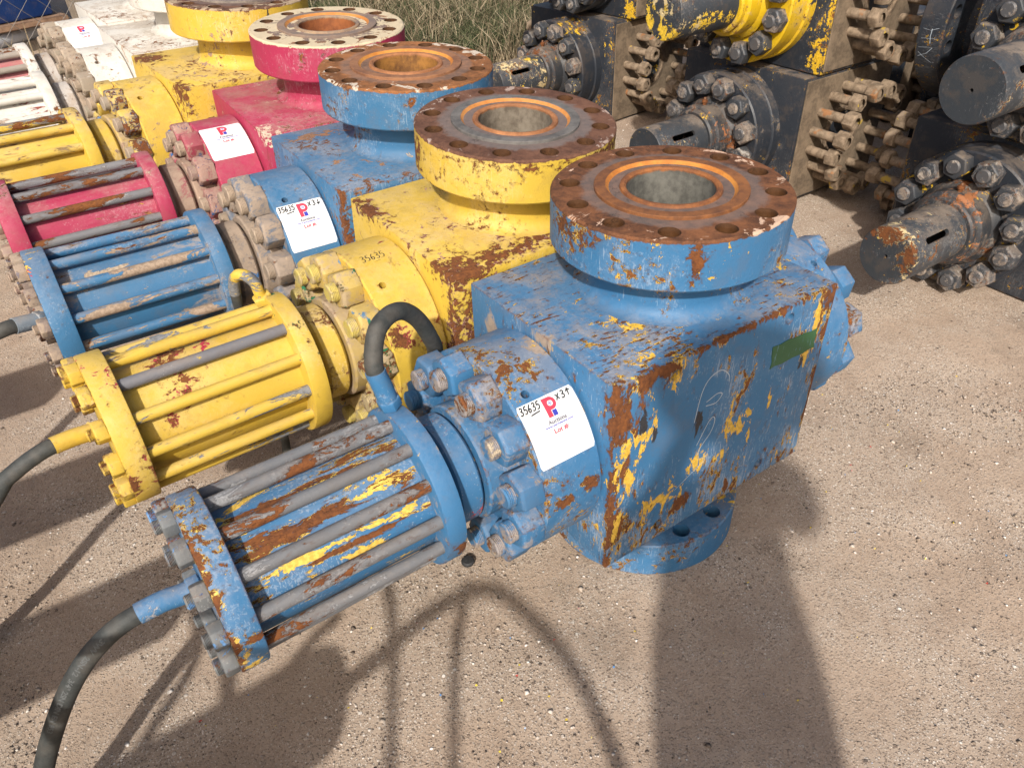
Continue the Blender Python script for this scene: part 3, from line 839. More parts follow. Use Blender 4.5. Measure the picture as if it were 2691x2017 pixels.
        S['cyl'] = paint('blue paint 3 cylinder', B3, U, seed=51, rust=.2, flake=.36, edgew=0, dust=.2, sgrain=(.4, 1, 1), dusty_low=.42, under_blobs=[(cy(.1195, 125, -.9), (.07, .02, .02))])
        S['rods'] = [paint('blue tie rod 3', B3, (.30, .22, .155), seed=52, rust=.45, flake=.85, edgew=0, dust=.4, sgrain=(.3, 1, 1), rnd=True, dusty_low=.3)]
        S['rnut'] = paint('dusty tie nuts 3', (.2, .15, .13), (.1, .2, .4), seed=53, rust=.35, flake=.4, edgew=.3, dust=.5, dusty_low=.8, rnd=True)
    elif i == 4:
        U = (.55, .42, .32)
        S['body'] = paint('red paint 4 body', REDP, U, seed=61, rust=.26, flake=.22, edgew=.9, dust=.35, scr=.3, specks=.3, under_blobs=[((-.335, -.22, .68), (.05, .05, .03))])
        S['bonnet'] = paint('red paint 4 bonnet', REDP, (.05, .14, .35), seed=62, rust=.16, flake=.2, edgew=.3, dust=.3, scr=.25, dust_blobs=[((-.484, 0, ZC), (.016, .3, .3))])
        S['flange'] = flange_mat('red paint 4 flange', REDP, (.45, .3, .3), 63, (.14, .055, .02), (.3, .14, .07), (.60, .50, .34), .78, .55, rust=.30, flake=.25, edgew=.4, dust=.15, specks=.2, scr=.35)
        S['flange_b'] = S['body']
        S['raised'] = raised_mat('rusty seal face 4', ((.16, .12, .1), (.25, .17, .12)), ((.4, .15, .03), (.45, .2, .05)), ((.16, .12, .1), (.3, .2, .12)), ((.14, .04, .012), (.28, .09, .025)), 4)
        S['nut'] = paint('red nuts 4', (.32, .05, .08), (.05, .12, .3), seed=65, rust=.2, flake=.45, edgew=.3, dust=.6, dusty_low=.6, rnd=True)
        S['stud'] = paint('dusty studs 4', (.3, .2, .17), U, seed=66, rust=.2, flake=.3, edgew=0, dust=.7, dusty_low=.85, rnd=True)
        S['hub'] = paint('dusty hub 4', (.3, .06, .08), U, seed=67, rust=.2, flake=.3, edgew=.2, dust=.8, dusty_low=.85)
        S['neck'] = paint('dusty neck 4', (.28, .08, .09), (.3, .22, .16), seed=68, rust=.15, flake=.3, edgew=.2, dust=.7, dusty_low=.85)
        S['plate_in'] = paint('red paint 4 inner plate', REDP, U, seed=69, rust=.15, flake=.15, edgew=.3, dust=.3, scr=.25, dusty_low=.15)
        S['plate_out'] = paint('red paint 4 outer plate', REDP, U, seed=70, rust=.15, flake=.15, edgew=.3, dust=.3, scr=.25)
        S['cyl'] = paint('red paint 4 cylinder', REDP, UYEL, seed=71, rust=.2, flake=.2, edgew=0, dust=.3, sgrain=(.3, 1, 1), scr=.3)
        S['rods'] = [paint('rusty tie rod 4', (.17, .17, .18), (.3, .3, .3), seed=72, rust=.95, flake=.2, edgew=0, dust=.2, sgrain=(.3, 1, 1), rnd=True, fade=.5)]
        S['rnut'] = S['stud']
    elif i == 5:
        U = (.3, .2, .14)
        S['body'] = paint('yellow paint 5 body', YEL, U, seed=81, rust=.30, flake=.22, edgew=.6, dust=.35, scr=.15, rust_blobs=[((-.335, -.2, .66), (.03, .06, .06)), ((-.3, .17, .683), (.06, .06, .02))])
        S['bonnet'] = paint('yellow paint 5 bonnet', YEL, U, seed=82, rust=.24, flake=.25, edgew=.4, dust=.2, scr=.1)
        S['flange'] = flange_mat('yellow paint 5 flange', YEL, U, 83, (.06, .03, .02), (.17, .08, .045), (.4, .3, .2), .1, .3, rust=.28, flake=.25, edgew=.4, dust=.2, specks=.5, dark_blobs=[((-.02, -.236, .835), (.018, .02, .016)), ((-.005, -.236, .86), (.005, .02, .03))])
        S['flange_b'] = S['body']
        S['raised'] = raised_mat('seal face 5', ((.12, .1, .09), (.22, .18, .15)), ((.3, .12, .03), (.4, .2, .05)), ((.16, .12, .1), (.3, .2, .12)), ((.1, .04, .012), (.22, .1, .03)), 5)
        S['nut'] = paint('yellow nuts 5', (.6, .42, .08), (.1, .22, .42), seed=85, rust=.58, flake=.4, edgew=.4, dust=.4, dusty_low=.3, rnd=True)
        S['stud'] = paint('grey studs 5', (.33, .28, .22), U, seed=86, rust=.2, flake=.3, edgew=0, dust=.6, dusty_low=.7, rnd=True)
        S['hub'] = paint('yellow hub 5', (.5, .35, .1), U, seed=87, rust=.3, flake=.3, edgew=.2, dust=.6, dusty_low=.6)
        S['neck'] = paint('yellow neck 5', YEL, U, seed=88, rust=.25, flake=.3, edgew=.2, dust=.3, dusty_low=.2)
        S['plate_in'] = paint('yellow plate 5', YEL, (.3, .3, .32), seed=89, rust=.3, flake=.3, edgew=.4, dust=.25, scr=.1)
        S['plate_out'] = S['plate_in']
        S['cyl'] = paint('yellow cylinder 5', YEL, U, seed=91, rust=.22, flake=.25, edgew=0, dust=.2, sgrain=(.3, 1, 1), scr=.1)
        S['rods'] = [paint('yellow tie rod 5', YEL, U, seed=92, rust=.25, flake=.3, edgew=0, dust=.2, sgrain=(.3, 1, 1), rnd=True, scr=.1),
                     paint('rusty tie rod 5', (.17, .17, .18), YEL, seed=93, rust=.95, flake=.3, edgew=0, dust=.2, sgrain=(.3, 1, 1), rnd=True)]
        S['rnut'] = S['nut']
    else:
        U = (.4, .3, .22); s = 100 + 20 * i
        S['body'] = paint('white paint %d body' % i, WHT, U, seed=s, rust=.30, flake=.26, edgew=.9, dust=.5, scr=.1)
        S['bonnet'] = paint('white paint %d bonnet' % i, WHT, U, seed=s + 1, rust=.26, flake=.25, edgew=.4, dust=.2, scr=.1)
        S['flange'] = flange_mat('white paint %d flange' % i, WHT, U, s + 2, (.1, .05, .025), (.2, .1, .05), rust=.3, flake=.25, edgew=.4, dust=.3)
        S['flange_b'] = S['body']
        S['raised'] = raised_mat('seal face %d' % i, ((.12, .08, .06), (.22, .14, .1)), ((.3, .12, .03), (.4, .2, .05)), ((.16, .12, .1), (.3, .2, .12)), ((.1, .04, .012), (.22, .1, .03)), i)
        S['nut'] = paint('weathered nuts %d' % i, (.3, .25, .19), WHT, seed=s + 5, rust=.35 + .2 * (i == 7), flake=.45, edgew=.4, dust=.6, dusty_low=.6, rnd=True)
        S['stud'] = paint('weathered studs %d' % i, (.3, .26, .2), U, seed=s + 6, rust=.2, flake=.3, edgew=0, dust=.6, dusty_low=.7, rnd=True)
        S['hub'] = paint('dusty hub %d' % i, (.3, .24, .18), WHT, seed=s + 7, rust=.25, flake=.3, edgew=.2, dust=.7, dusty_low=.7)
        S['neck'] = paint('white neck %d' % i, (.5, .46, .42), U, seed=s + 8, rust=.3, flake=.4, edgew=.2, dust=.5, dusty_low=.4)
        S['plate_in'] = paint('white plate %d' % i, WHT, U, seed=s + 9, rust=.36, flake=.3, edgew=.5, dust=.2, scr=.1)
        S['plate_out'] = S['plate_in']
        S['cyl'] = paint('white cylinder %d' % i, (.42, .13, .14) if i == 7 else WHT, WHT if i == 7 else (.42, .08, .1), seed=s + 10, rust=.3, flake=.42, edgew=0, dust=.3, sgrain=(.3, 1, 1))
        S['rods'] = [paint('white tie rod %d' % i, WHT, U, seed=s + 11, rust=.36, flake=.4, edgew=0, dust=.2, sgrain=(.3, 1, 1), rnd=True)] if i == 6 else [paint('rusty tie rod %d' % i, (.3, .26, .22), WHT, seed=s + 11, rust=.95, flake=.4, edgew=0, dust=.2, sgrain=(.3, 1, 1), rnd=True)]
        S['rnut'] = S['nut']
    return S

VALVES = {1: (0, 0, 0, 0, 0, 0), 2: (-.0548, .537, .0217, .0256, .0603, .0207), 3: (-.0744, 1.0092, .0529, -.0014, .0346, .021),
          4: (-.086, 1.4947, .0808, -.0052, .0497, .013), 5: (-.2108, 2.0076, .1146, .0979, .0413, .037), 6: (-.21, 2.52, .135, .04, .045, .015), 7: (-.1876, 2.9799, .1678, .0689, .0327, -.0057)}
VLAB = {1: 'blue gate valve nearest the camera, scraped block body and grey tie rods',
        2: 'yellow gate valve between the two blue valves, yellow ribbed actuator',
        3: 'dusty blue gate valve between the yellow and the red one',
        4: 'dark red gate valve with a cream topped flange',
        5: 'yellow gate valve between the red and the white ones',
        6: 'white gate valve standing beside the far yellow one',
        7: 'farthest gate valve of the row, white body with a lot sticker'}

def build_valve(i):
    x, y, z, yaw, tx, ty = VALVES[i]
    S = scheme(i)
    root = empty('gate_valve', (x, y, z))
    root.rotation_mode = 'QUATERNION'
    root.rotation_quaternion = (Matrix.Rotation(tx, 3, 'X') @ Matrix.Rotation(ty, 3, 'Y') @ Matrix.Rotation(yaw, 3, 'Z')).to_quaternion()
    tag(root, VLAB[i], 'valve', 'gate valves lined up in a row')
    g = random.Random(50 + i)
    part('body', ME_BODY, S['body'], root)
    fo = part('flange', ME_FLANGE, S['flange'], root); fo['label'] = 'rusty topped bolt flange'
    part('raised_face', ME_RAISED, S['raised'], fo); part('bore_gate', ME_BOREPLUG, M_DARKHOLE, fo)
    part('flange', ME_FLANGE_B, S['flange_b'], root)
    b1 = part('bonnet', ME_BONNET, S['bonnet'], root)
    part('bonnet', ME_BONNET2, S['bonnet'], root)
    part('hub', ME_HUB, S['hub'], root); part('adapter', ME_NECK, S['neck'], root)
    part('stem_guard', ME_TAIL, M_TAIL, root)
    for k in range(12):
        a = R(15 + 30 * k)
        for side in (0, 1):
            T_ = Matrix.Translation((-.475 if side == 0 else .42, .184 * math.cos(a), ZC + .184 * math.sin(a)))
            if side: T_ = T_ @ Matrix.Rotation(R(180), 4, 'Z')
            n = part('nut', ME_NUT, S['nut'], root, T_ @ Matrix.Rotation(g.uniform(0, 6.28), 4, 'X'))
            part('stud', ME_STUD, S['stud'], n)
    part('end_plate', ME_PLATE_IN, S['plate_in'], root); part('end_plate', ME_PLATE_OUT, S['plate_out'], root)
    part('cylinder', ME_CYL, S['cyl'], root)
    ph = {1: 20, 2: 22, 3: 12, 4: 18, 5: 25, 6: 10, 7: 15}[i]
    for k in range(12):
        a = R(ph + 30 * k)
        py, pz = .142 * math.cos(a), ZC + .142 * math.sin(a)
        if len(S['rods']) > 1:
            rm = S['rods'][1] if (k + 30 * 0) in ((3, 10) if i == 2 else (2, 8)) else S['rods'][0]
        else: rm = S['rods'][0]
        part('tie_rod', ME_ROD, rm, root, Matrix.Translation((0, py, pz)) @ Matrix.Rotation(g.uniform(0, 6), 4, 'X'))
        n = part('tie_rod_nut', ME_RNUT, S['rnut'], root, Matrix.Translation((-1.050, py, pz)) @ Matrix.Rotation(g.uniform(0, 6.28), 4, 'X'))
        part('stud', ME_RSTUD, S['rnut'], n)
    return root, S

M_TAIL = paint('rusty stem guard', (.2, .1, .05), (.4, .2, .1), seed=3, rust=1.4, flake=.2, edgew=0, dust=.3)
ROOT = {}; SCH = {}
for i in VALVES: ROOT[i], SCH[i] = build_valve(i)

# stickers, marker writing, tape, chalk
sticker(ROOT[1], 123, '^'); sticker(ROOT[3], 123, 'v'); sticker(ROOT[4], 100.6); sticker(ROOT[7], 108)
drum_writing(ROOT[2], 93, -.4445, -.384, .022)
t = NT('green tape'); t.set(color=t.mix(t.step(t.noise(t.sc(t.obj(), (3, 3, .6)), 40, 5, .7), .60, .66), t.mix(t.noise(t.obj(), 60, 4, .6), (.018, .085, .03), (.03, .11, .045)), (.10, .2, .25)), rough=.55); M_TAPE = t.m
tp = MB(); tv = [(.094, .597), (.12, .5935), (.145, .5955), (.165, .591), (.20, .590), (.22, .5855), (.239, .586), (.241, .566), (.238, .552), (.246, .535), (.228, .5375), (.205, .5345), (.17, .538), (.135, .5365), (.112, .541), (.099, .538), (.101, .556), (.096, .573)]; n_t = len(tv)
tp.add([(a, -BY - .0012, b) for a, b in tv] + [(a, -BY + .0002, b) for a, b in tv], [tuple(range(n_t)), tuple(range(2 * n_t - 1, n_t - 1, -1))] + [(k, n_t + k, n_t + (k + 1) % n_t, (k + 1) % n_t) for k in range(n_t)])
part('tape', tp.mesh(None), M_TAPE, ROOT[1])
def bend_face(u, v, lift): return (u, -BY - lift, v)
ch = [strip(sm([(-.118, .50), (-.108, .57), (-.09, .60), (-.06, .606), (-.035, .585), (-.03, .565)]), .002), strip(sm([(-.09, .54), (-.06, .548), (-.045, .54), (-.06, .525), (-.09, .53)]), .002), strip(sm([(-.1, .43), (-.07, .485), (-.055, .48), (-.06, .45), (-.085, .42), (-.095, .40)]), .002), strip(sm([(-.15, .33), (-.1, .355), (-.07, .37)]), .0016)]
part('chalk_mark', wrap_mesh(ch, bend_face, .0009), M_CHALK, ROOT[1])

# ------------------------------------------------------------------ hoses
HR = .0155
def hose(root, pts, fit_mats, ferr=.05, rad=HR, end_fit=False, k=10):
    path = spline(pts, k)
    inv = root.matrix_world.inverted() if root else Matrix.Identity(4)
    # clip the ferrule length from the start
    L = 0; j = 0
    while L < ferr and j < len(path) - 2: L += (path[j + 1] - path[j]).length; j += 1
    h = part('hose', MB().tube([inv @ p for p in path[j:]], rad, 20).mesh(50), M_RUBBER, root)
    f = part('hose_ferrule', MB().tube([inv @ p for p in path[:j + 2]], [rad * .78] * 2 + [rad * 1.12] * (j), 20).mesh(40), fit_mats, h)
    d0 = (inv.to_3x3() @ (path[1] - path[0])).normalized()
    part('hose_coupling', ME_CPL, fit_mats, h, Matrix.Translation(inv @ path[0]) @ Vector((-1, 0, 0)).rotation_difference(d0).to_matrix().to_4x4() @ Matrix.Translation((-.008, 0, 0)))
    return h, path
ME_CPL = hexnut(.040, .022, .012)
bpy.context.view_layer.update()
M_FB = paint('blue ferrule', BLUE, (.3, .3, .32), seed=200, rust=.15, flake=.3, edgew=0, dust=.3)
M_FY = paint('yellow ferrule', YEL, (.25, .25, .26), seed=201, rust=.15, flake=.4, edgew=0, dust=.3)
M_FR = paint('scuffed ferrule', (.2, .24, .28), (.45, .08, .12), seed=202, rust=.2, flake=.5, edgew=0, dust=.5)
hose(ROOT[1], [(-.635, .05, .600), (-.645, .052, .65), (-.653, .06, .701), (-.631, .08, .752), (-.595, .10, .765), (-.555, .12, .751), (-.517, .14, .708), (-.485, .16, .644), (-.461, .19, .58), (-.45, .25, .46), (-.5, .27, .3), (-.6, .25, .12), (-.75, .2, .03), (-.9, .2, .02)], M_FB, .085, .0172)
h1, path1 = hose(ROOT[1], [(-1.045, 0, .4445), (-1.081, 0, .4445), (-1.124, 0, .450), (-1.193, 0, .440), (-1.258, 0, .398), (-1.32, 0, .322), (-1.387, 0.0, .206), (-1.43, .0, .09), (-1.50, .0, .02), (-1.66, .02, .017)], M_FB, .10, .0168)
hose(ROOT[2], [(-1.100, .525, .475), (-1.114, .52, .470), (-1.162, .51, .478), (-1.216, .5, .479), (-1.276, .5, .455), (-1.31, .5, .430), (-1.40, .5, .32), (-1.46, .5, .15), (-1.56, .5, .045), (-1.75, .5, .045)], M_FY, .09, .0168)
hose(ROOT[2], [(-.69, .55, .61), (-.70, .55, .64), (-.705, .552, .67), (-.722, .56, .692), (-.738, .58, .68), (-.742, .60, .62), (-.735, .62, .5), (-.72, .64, .3), (-.72, .62, .12), (-.8, .6, .05)], SCH[2]['rods'][0], .16, .0115)
hose(ROOT[3], [(-1.12, .99, .515), (-1.135, .98, .522), (-1.183, .96, .535), (-1.216, .95, .538), (-1.30, .95, .52), (-1.42, .95, .42), (-1.48, .95, .2), (-1.6, .95, .08)], M_FR, .07, .018)
# print along the near hose
def hose_text(txt, path, r, s0, size, ang, parent):
    vs, fs = font_mesh2d(txt, size)
    L = [0]
    for a, b in zip(path, path[1:]): L.append(L[-1] + (b - a).length)
    out = []
    for u, v in vs:
        s = s0 + u; j = 0
        while j < len(L) - 2 and L[j + 1] < s: j += 1
        f = (s - L[j]) / (L[j + 1] - L[j]); p = path[j].lerp(path[j + 1], f); t_ = (path[j + 1] - path[j]).normalized()
        side = Vector((0, -1, 0)); side = (side - t_ * side.dot(t_)).normalized(); nn = t_.cross(side)
        a = ang + (v + size * .35) / r
        d = side * math.cos(a) + nn * math.sin(a)
        out.append(p + d * (r + .0006))
    inv = ROOT[1].matrix_world.inverted()
    me = bpy.data.meshes.new('hose_print'); me.from_pydata([tuple(inv @ p) for p in out], [], fs); me.update()
    return part('hose_print', me, M_HPR, parent)
M_HPR = tex_print('faded hose print', (.085, .09, .09), .8)
hose_text('3WV  2SN-12  3/4" 2SN DIN EN 853', path1, .0168, .17, .0125, R(38), h1)

# ------------------------------------------------------------------ dark valves lying in two tiers behind
ZG = .266; GB = .33; GX = .60
g_block = bevelled(MB().box((0, -GB, 0.002), (GX, GB, 2 * ZG)).mesh(None), .006, 2)
ME_GBLOCK = g_block
ME_GFACE = {}
for s_ in (-1, 1):
    mb = MB().box((.012, s_ * (GB + .004) - .004, .014), (GX - .012, s_ * (GB + .004) + .004, 2 * ZG - .012))
    base_ = bevelled(mb.mesh(None), .002, 1)
    ctr = MB().lathe([(.088, -.1), (.088, .1)], 48, Matrix.Translation((GX / 2 + .0, s_ * GB, ZG)) @ AX.__class__.Rotation(R(90), 4, 'X')).mesh(None)
    ME_GFACE[s_] = boolean(base_, ctr)
ME_GPORT = {}
for s_ in (-1, 1):
    M_ = Matrix.Translation((GX / 2, s_ * GB, ZG)) @ Matrix.Rotation(R(90 * s_), 4, 'X')
    ME_GPORT[s_] = MB().lathe([(.118, -.004), (.118, -.013), (.112, -.015), (.099, -.015), (.094, -.009), (.088, -.009), (.088, .14), (.0, .14)], 48, M_, cap=False).mesh(30)
ME_GBON = MB().lathe([(.1, .02), (.252, .02), (.252, -.040), (.248, -.044), (.244, -.046), (.244, -.098), (.250, -.100), (.250, -.138), (.244, -.144), (.1, -.144)], 80, AXX(0, ZG)).mesh(30)
ME_GHUB = MB().lathe([(.05, -.140), (.150, -.140), (.150, -.158), (.138, -.172), (.132, -.178), (.132, -.236), (.126, -.242), (.118, -.246), (.118, -.262), (.111, -.270), (.05, -.270)], 64, AXX(0, ZG)).mesh(30)
ME_GNUT = hexnut(.081, .05, .0245); ME_GSTUD = stud(.0238, -.03, -.060, .0036)
def gtube(xe):
    tb = MB().lathe([(.088, -.262), (.1, -.262), (.1, xe + .006), (.096, xe), (.006, xe), (.006, xe + .02), (.088, xe + .02)], 64, AXX(0, ZG), closed=True).mesh(30)
    ct = MB()
    a = R(143)
    M_ = Matrix.Translation((0, 0, ZG)) @ Matrix.Rotation(a - R(90), 4, 'X')
    x0 = xe + .075; x1 = xe + .205; w = .011
    pts = [(x0 + w + w * math.cos(R(q)), w * math.sin(R(q))) for q in range(90, 271, 30)] + [(x1 - w + w * math.cos(R(q)), w * math.sin(R(q))) for q in range(-90, 91, 30)]
    n = len(pts)
    ct.add([(p[0], p[1], .06) for p in pts] + [(p[0], p[1], .13) for p in pts], [tuple(range(n - 1, -1, -1)), tuple(range(n, 2 * n))] + [(k, (k + 1) % n, n + (k + 1) % n, n + k) for k in range(n)], M_)
    return boolean(tb, ct.mesh(None))
ME_GTUBE = gtube(-.575); ME_GTUBE_S = gtube(-.54); ME_GTUBE_L = gtube(-.95)
ME_GNIP = MB().lathe([(.009, 0), (.009, .012), (.013, .012), (.013, .02), (.008, .022), (.005, .032), (0.001, .032)], 12, Matrix.Translation((-.21, 0, ZG + .13))).mesh(30)
SL = .155
ME_FSTUD = MB().lathe([(.0195, 0), (.0195, SL - .003), (.0165, SL)], 14, Matrix.Rotation(R(90), 4, 'X')).mesh(40)      # along -y
ME_FNUT = hexnut(.066, .046, .0197)
GFR = .285
gf = MB().lathe([(.09, 0), (GFR - .004, 0), (GFR, .004), (GFR, .096), (GFR - .004, .1), (.19, .1), (.165, .115), (.165, .22), (.09, .22)], 80, closed=True).mesh(30)
ME_GFLANGE = boolean(gf, holes_cutter(12, .235, .0235, -.05, .15))

DARK = (.022, .027, .036)
def gscheme(k):
    s = 300 + 20 * k
    yl = {1: .46, 2: .42, 3: .22, 4: .52, 5: .34, 6: .3}.get(k, .2)
    S = {}
    S['block'] = paint('dark paint %d block' % k, DARK, (.62, .38, .015), seed=s, rust=.2, flake=yl * .62, edgew=.55, dust=.35, scr=.12, gloss=.36, fade=.25, specks=.1, rust_blobs=None, under_blobs=[((.0, -.31, .05), (.05, .05, .16)), ((.0, -.33, .3), (.02, .02, .2))] if k in (4, 2) else None)
    S['bonnet'] = paint('dark paint %d bonnet' % k, (.62, .40, .012) if k == 4 else DARK, DARK if k == 4 else (.62, .38, .015), seed=s + 1, rust=.2, flake=.55 if k == 4 else yl, edgew=.3, dust=.3, scr=.12, gloss=.34, fade=.25, specks=.12, dusty_low=.12)
    S['nut'] = paint('dark paint %d nuts' % k, (.045, .05, .058), (.62, .40, .02), (.3, .28, .25), seed=s + 2, rust=.16, flake=yl * .85, edgew=.6, dust=.5, rnd=True, gloss=.36, fade=.3, dusty_low=.3)
    S['stud'] = paint('dark paint %d studs' % k, (.08, .08, .085), (.35, .3, .25), seed=s + 3, rust=.2, flake=.4, edgew=0, dust=.4, rnd=True, gloss=.35, fade=.4, dusty_low=.3)
    S['hub'] = paint('dark paint %d hub' % k, (.62, .40, .012) if k == 4 else (.032, .035, .04), DARK if k == 4 else (.62, .38, .03), (.3, .12, .05), seed=s + 4, rust=.42, flake=yl, edgew=.4, dust=.4, scr=.2, fade=.3, gloss=.38, dusty_low=.2)
    S['tube'] = paint('dark paint %d tube' % k, (.036, .042, .05), (.64, .42, .03), (.5, .4, .22), seed=s + 5, rust=.38, flake=yl + (.1 if k in (1, 4) else -.12), edgew=.35, dust=.45, scr=.3, fade=.4, gloss=.36, specks=.4,
        under_blobs={4: [((-.575, -.02, ZG - .075), (.03, .08, .04)), ((-.575, .08, ZG), (.03, .025, .09)), ((-.575, -.01, ZG + .03), (.02, .02, .05)), ((-.42, -.09, ZG - .03), (.12, .03, .03))], 1: [((-.5, -.04, ZG + .09), (.08, .04, .03))]}.get(k),
        rust_blobs={5: [((-.577, .02, ZG + .075), (.02, .08, .035)), ((-.577, -.075, ZG + .02), (.02, .03, .07))]}.get(k))
    S['port'] = simple('dusty seal face %d' % k, (.10, .07, .045), (.24, .17, .11), 30, .9, .4)
    return S
M_GFACE = simple('mud coated stud face', (.085, .062, .04), (.19, .14, .092), 14, .92, .5)
t = NT('mud coated stud'); P_ = t.obj(); r_ = t.mul(t.rand(), 20); cx_ = t.t.nodes.new('ShaderNodeCombineXYZ'); t.put(cx_.inputs[0], r_); t.put(cx_.inputs[1], r_)
Pq = t.vm('ADD', P_, cx_.outputs[0]); nq = t.noise(Pq, 40, 5, .65); nr = t.noise(Pq, 12, 3, .6)
cq = t.mix(t.step(nq, .35, .65), (.14, .10, .064), (.27, .2, .135)); cq = t.mix(t.mul(t.step(nr, .62, .68), .7), cq, (.3, .12, .035)); cq = t.mix(t.step(nr, .34, .31), cq, (.42, .29, .05))
t.set(color=cq, rough=.9, normal=t.bump(nq, .5, .001)); M_FSTUD = t.m

GSCH = {}
def dark_valve(k, loc, yaw, label, scale=1.0, studs=(-1, 1), flange=False, shorttube=False, longtube=False, rotx=0.0, group='dark valves stacked in two tiers'):
    if min(k, 7) not in GSCH: GSCH[min(k, 7)] = gscheme(min(k, 7))
    S = GSCH[min(k, 7)]
    root = empty('dark_valve', loc, Euler((rotx, 0, yaw)))
    root.scale = (scale,) * 3
    tag(root, label, 'valve', group)
    g = random.Random(900 + k)
    part('body', ME_GBLOCK, S['block'], root); part('bonnet', ME_GBON, S['bonnet'], root)
    part('hub', ME_GHUB, S['hub'], root); tb = part('stem_guard', ME_GTUBE_S if shorttube else (ME_GTUBE_L if longtube else ME_GTUBE), S['tube'], root); tb['label'] = 'slotted stem guard tube'
    part('grease_nipple', ME_GNIP, M_TAIL, root)
    for q in range(12):
        a = R(15 + 30 * q)
        n = part('nut', ME_GNUT, S['nut'], root, Matrix.Translation((-.144, .205 * math.cos(a), ZG + .205 * math.sin(a))) @ Matrix.Rotation(g.uniform(0, 6.28), 4, 'X'))
        part('stud', ME_GSTUD, S['stud'], n)
    for s_ in studs:
        fa = part('seat_face', ME_GFACE[s_], M_GFACE, root); part('port_ring', ME_GPORT[s_], S['port'], fa)
        for q in range(16):
            a = R(11.25 + 22.5 * q)
            px, pz = GX / 2 + .207 * math.cos(a), ZG + .202 * math.sin(a)
            M_ = Matrix.Translation((px, s_ * (GB + .006), pz)) @ (Matrix.Identity(4) if s_ < 0 else Matrix.Rotation(R(180), 4, 'Z')) @ Matrix.Scale(g.uniform(.82, 1.08), 4, Vector((0, 1, 0)))
            sb = part('stud_bolt', ME_FSTUD, M_FSTUD, root, M_)
            part('nut', ME_FNUT, M_FSTUD, sb, Matrix.Translation((0, -SL + .030 + g.uniform(-.004, .012), 0)) @ Matrix.Rotation(R(90), 4, 'Z') @ Matrix.Rotation(g.uniform(0, 6), 4, 'X'))
    if flange:
        for s_ in (1,):
            M_ = Matrix.Translation((GX / 2, s_ * (GB + .21), ZG)) @ Matrix.Rotation(R(90 * s_), 4, 'X')
            fo = part('flange', ME_GFLANGE, S['block'], root, M_); fo['label'] = 'dark round flange with chalk strokes on its rim'
            CHALK_ON.append(fo)
    return root
CHALK_ON = []
GV = {}
GV[5] = dark_valve(5, (1.815, .176, 0), 0, 'dark valve lying at the right, rusty yellow specked stem guard end')
GV[6] = dark_valve(6, (1.905, .115, .534), 0, 'upper dark valve at the right with a round chalk marked flange', studs=(), flange=True)
GV[3] = dark_valve(3, (1.70, 1.267, .060), 0, 'plain dark lower valve in the middle stack, open stem guard', shorttube=True)
GV[4] = dark_valve(4, (1.762, 1.254, .594), 0, 'upper middle valve with bright yellow bonnet and yellow splashed stem guard')
GV[1] = dark_valve(1, (1.69, 2.44, .105), R(5.5), 'dark lower valve beside the grass, yellow flaked stem guard', .96)
GV[2] = dark_valve(2, (1.78, 2.40, .618), R(5.5), 'upper dark valve beside the grass, muddy bonnet', .96)
GV[7] = dark_valve(7, (2.95, .78, .03), R(8), 'dark valve in shade behind the two front stacks', studs=(-1,))
GV[8] = dark_valve(8, (3.0, 1.6, .08), R(-5), 'dark valve standing farthest back behind the yellow bonnet', studs=(-1,))
# chalk strokes on the rim of the round flange (flange axis = local z, rim towards the camera side)
def bend_rim(u, v, lift):
    a = R(CH_A) + v; return ((GFR + lift) * math.cos(a), (GFR + lift) * math.sin(a), .05 + u)
CH_A = 180
for fo in CHALK_ON:
    st = [strip([(-.03, .0), (.0, .01), (.03, -.03)], .0022), strip([(-.03, .12), (0, .11), (.032, .10)], .0022), strip([(.005, -.01), (.004, .08), (.008, .17)], .0022),
          strip([(-.035, .24), (0, .22), (.02, .22)], .0022), strip([(.02, .22), (-.0, .30), (-.034, .36)], .0022), strip([(-.034, .30), (-.01, .36), (.02, .42), (.032, .41)], .0022)]
    for q in st: part('chalk_mark', wrap_mesh([q], bend_rim, .001), M_CHALK, fo)

# ------------------------------------------------------------------ small things on the ground
pl = MB().lathe([(.014, 0), (.0165, .004), (.0165, .009), (.013, .013), (.002, .0145)], 20).mesh(40)
o = part('rubber_plug', pl, simple('black rubber', (.015, .016, .017), (.03, .03, .032), 60, .7)); o.location = (-.478, .10, .002); o.location.z = gz(-.478, .10)
tag(o, 'small black round plug on the gravel below the blue actuator', 'plug')
wb_ = bevelled(MB().box((-.16, -.03, 0), (.16, .03, .05)).mesh(None), .004, 1)
t = NT('grey weathered timber'); P_ = t.obj(); nn = t.noise(t.sc(P_, (2, 30, 30)), 4, 5, .6); t.set(color=t.mix(nn, (.12, .095, .07), (.28, .235, .185)), rough=.9, normal=t.bump(nn, .6, .002)); M_WOOD = t.m
for q, (lx, ly, rz, lb) in enumerate([(-.62, .36, 70, 'short grey timber lying between the front blue and yellow valves'), (-.55, .40, 62, 'brown timber offcut lying beside the grey timber')]):
    o = part('timber_block', wb_, M_WOOD); o.location = (lx, ly, gz(lx, ly) - .004); o.rotation_euler = (0, 0, R(rz)); tag(o, lb, 'timber')
ws_ = MB().lathe([(.008, .0), (.0135, .0), (.0135, .002), (.008, .002)], 18, closed=True).mesh(40)
o = part('washer', ws_, M_DARKHOLE); o.location = (1.10, .60, gz(1.10, .60) + .001); tag(o, 'small dark washer ring lying on the gravel behind the near flange', 'washer')

# ------------------------------------------------------------------ grass, fence and what stands behind it
def at(u, v, ax, val):
    d = CF + CR * ((u - 1345.5) / 2022.74) - CU * ((v - 1008.5) / 2022.74)
    return CP + d * ((val - CP[ax]) / d[ax])

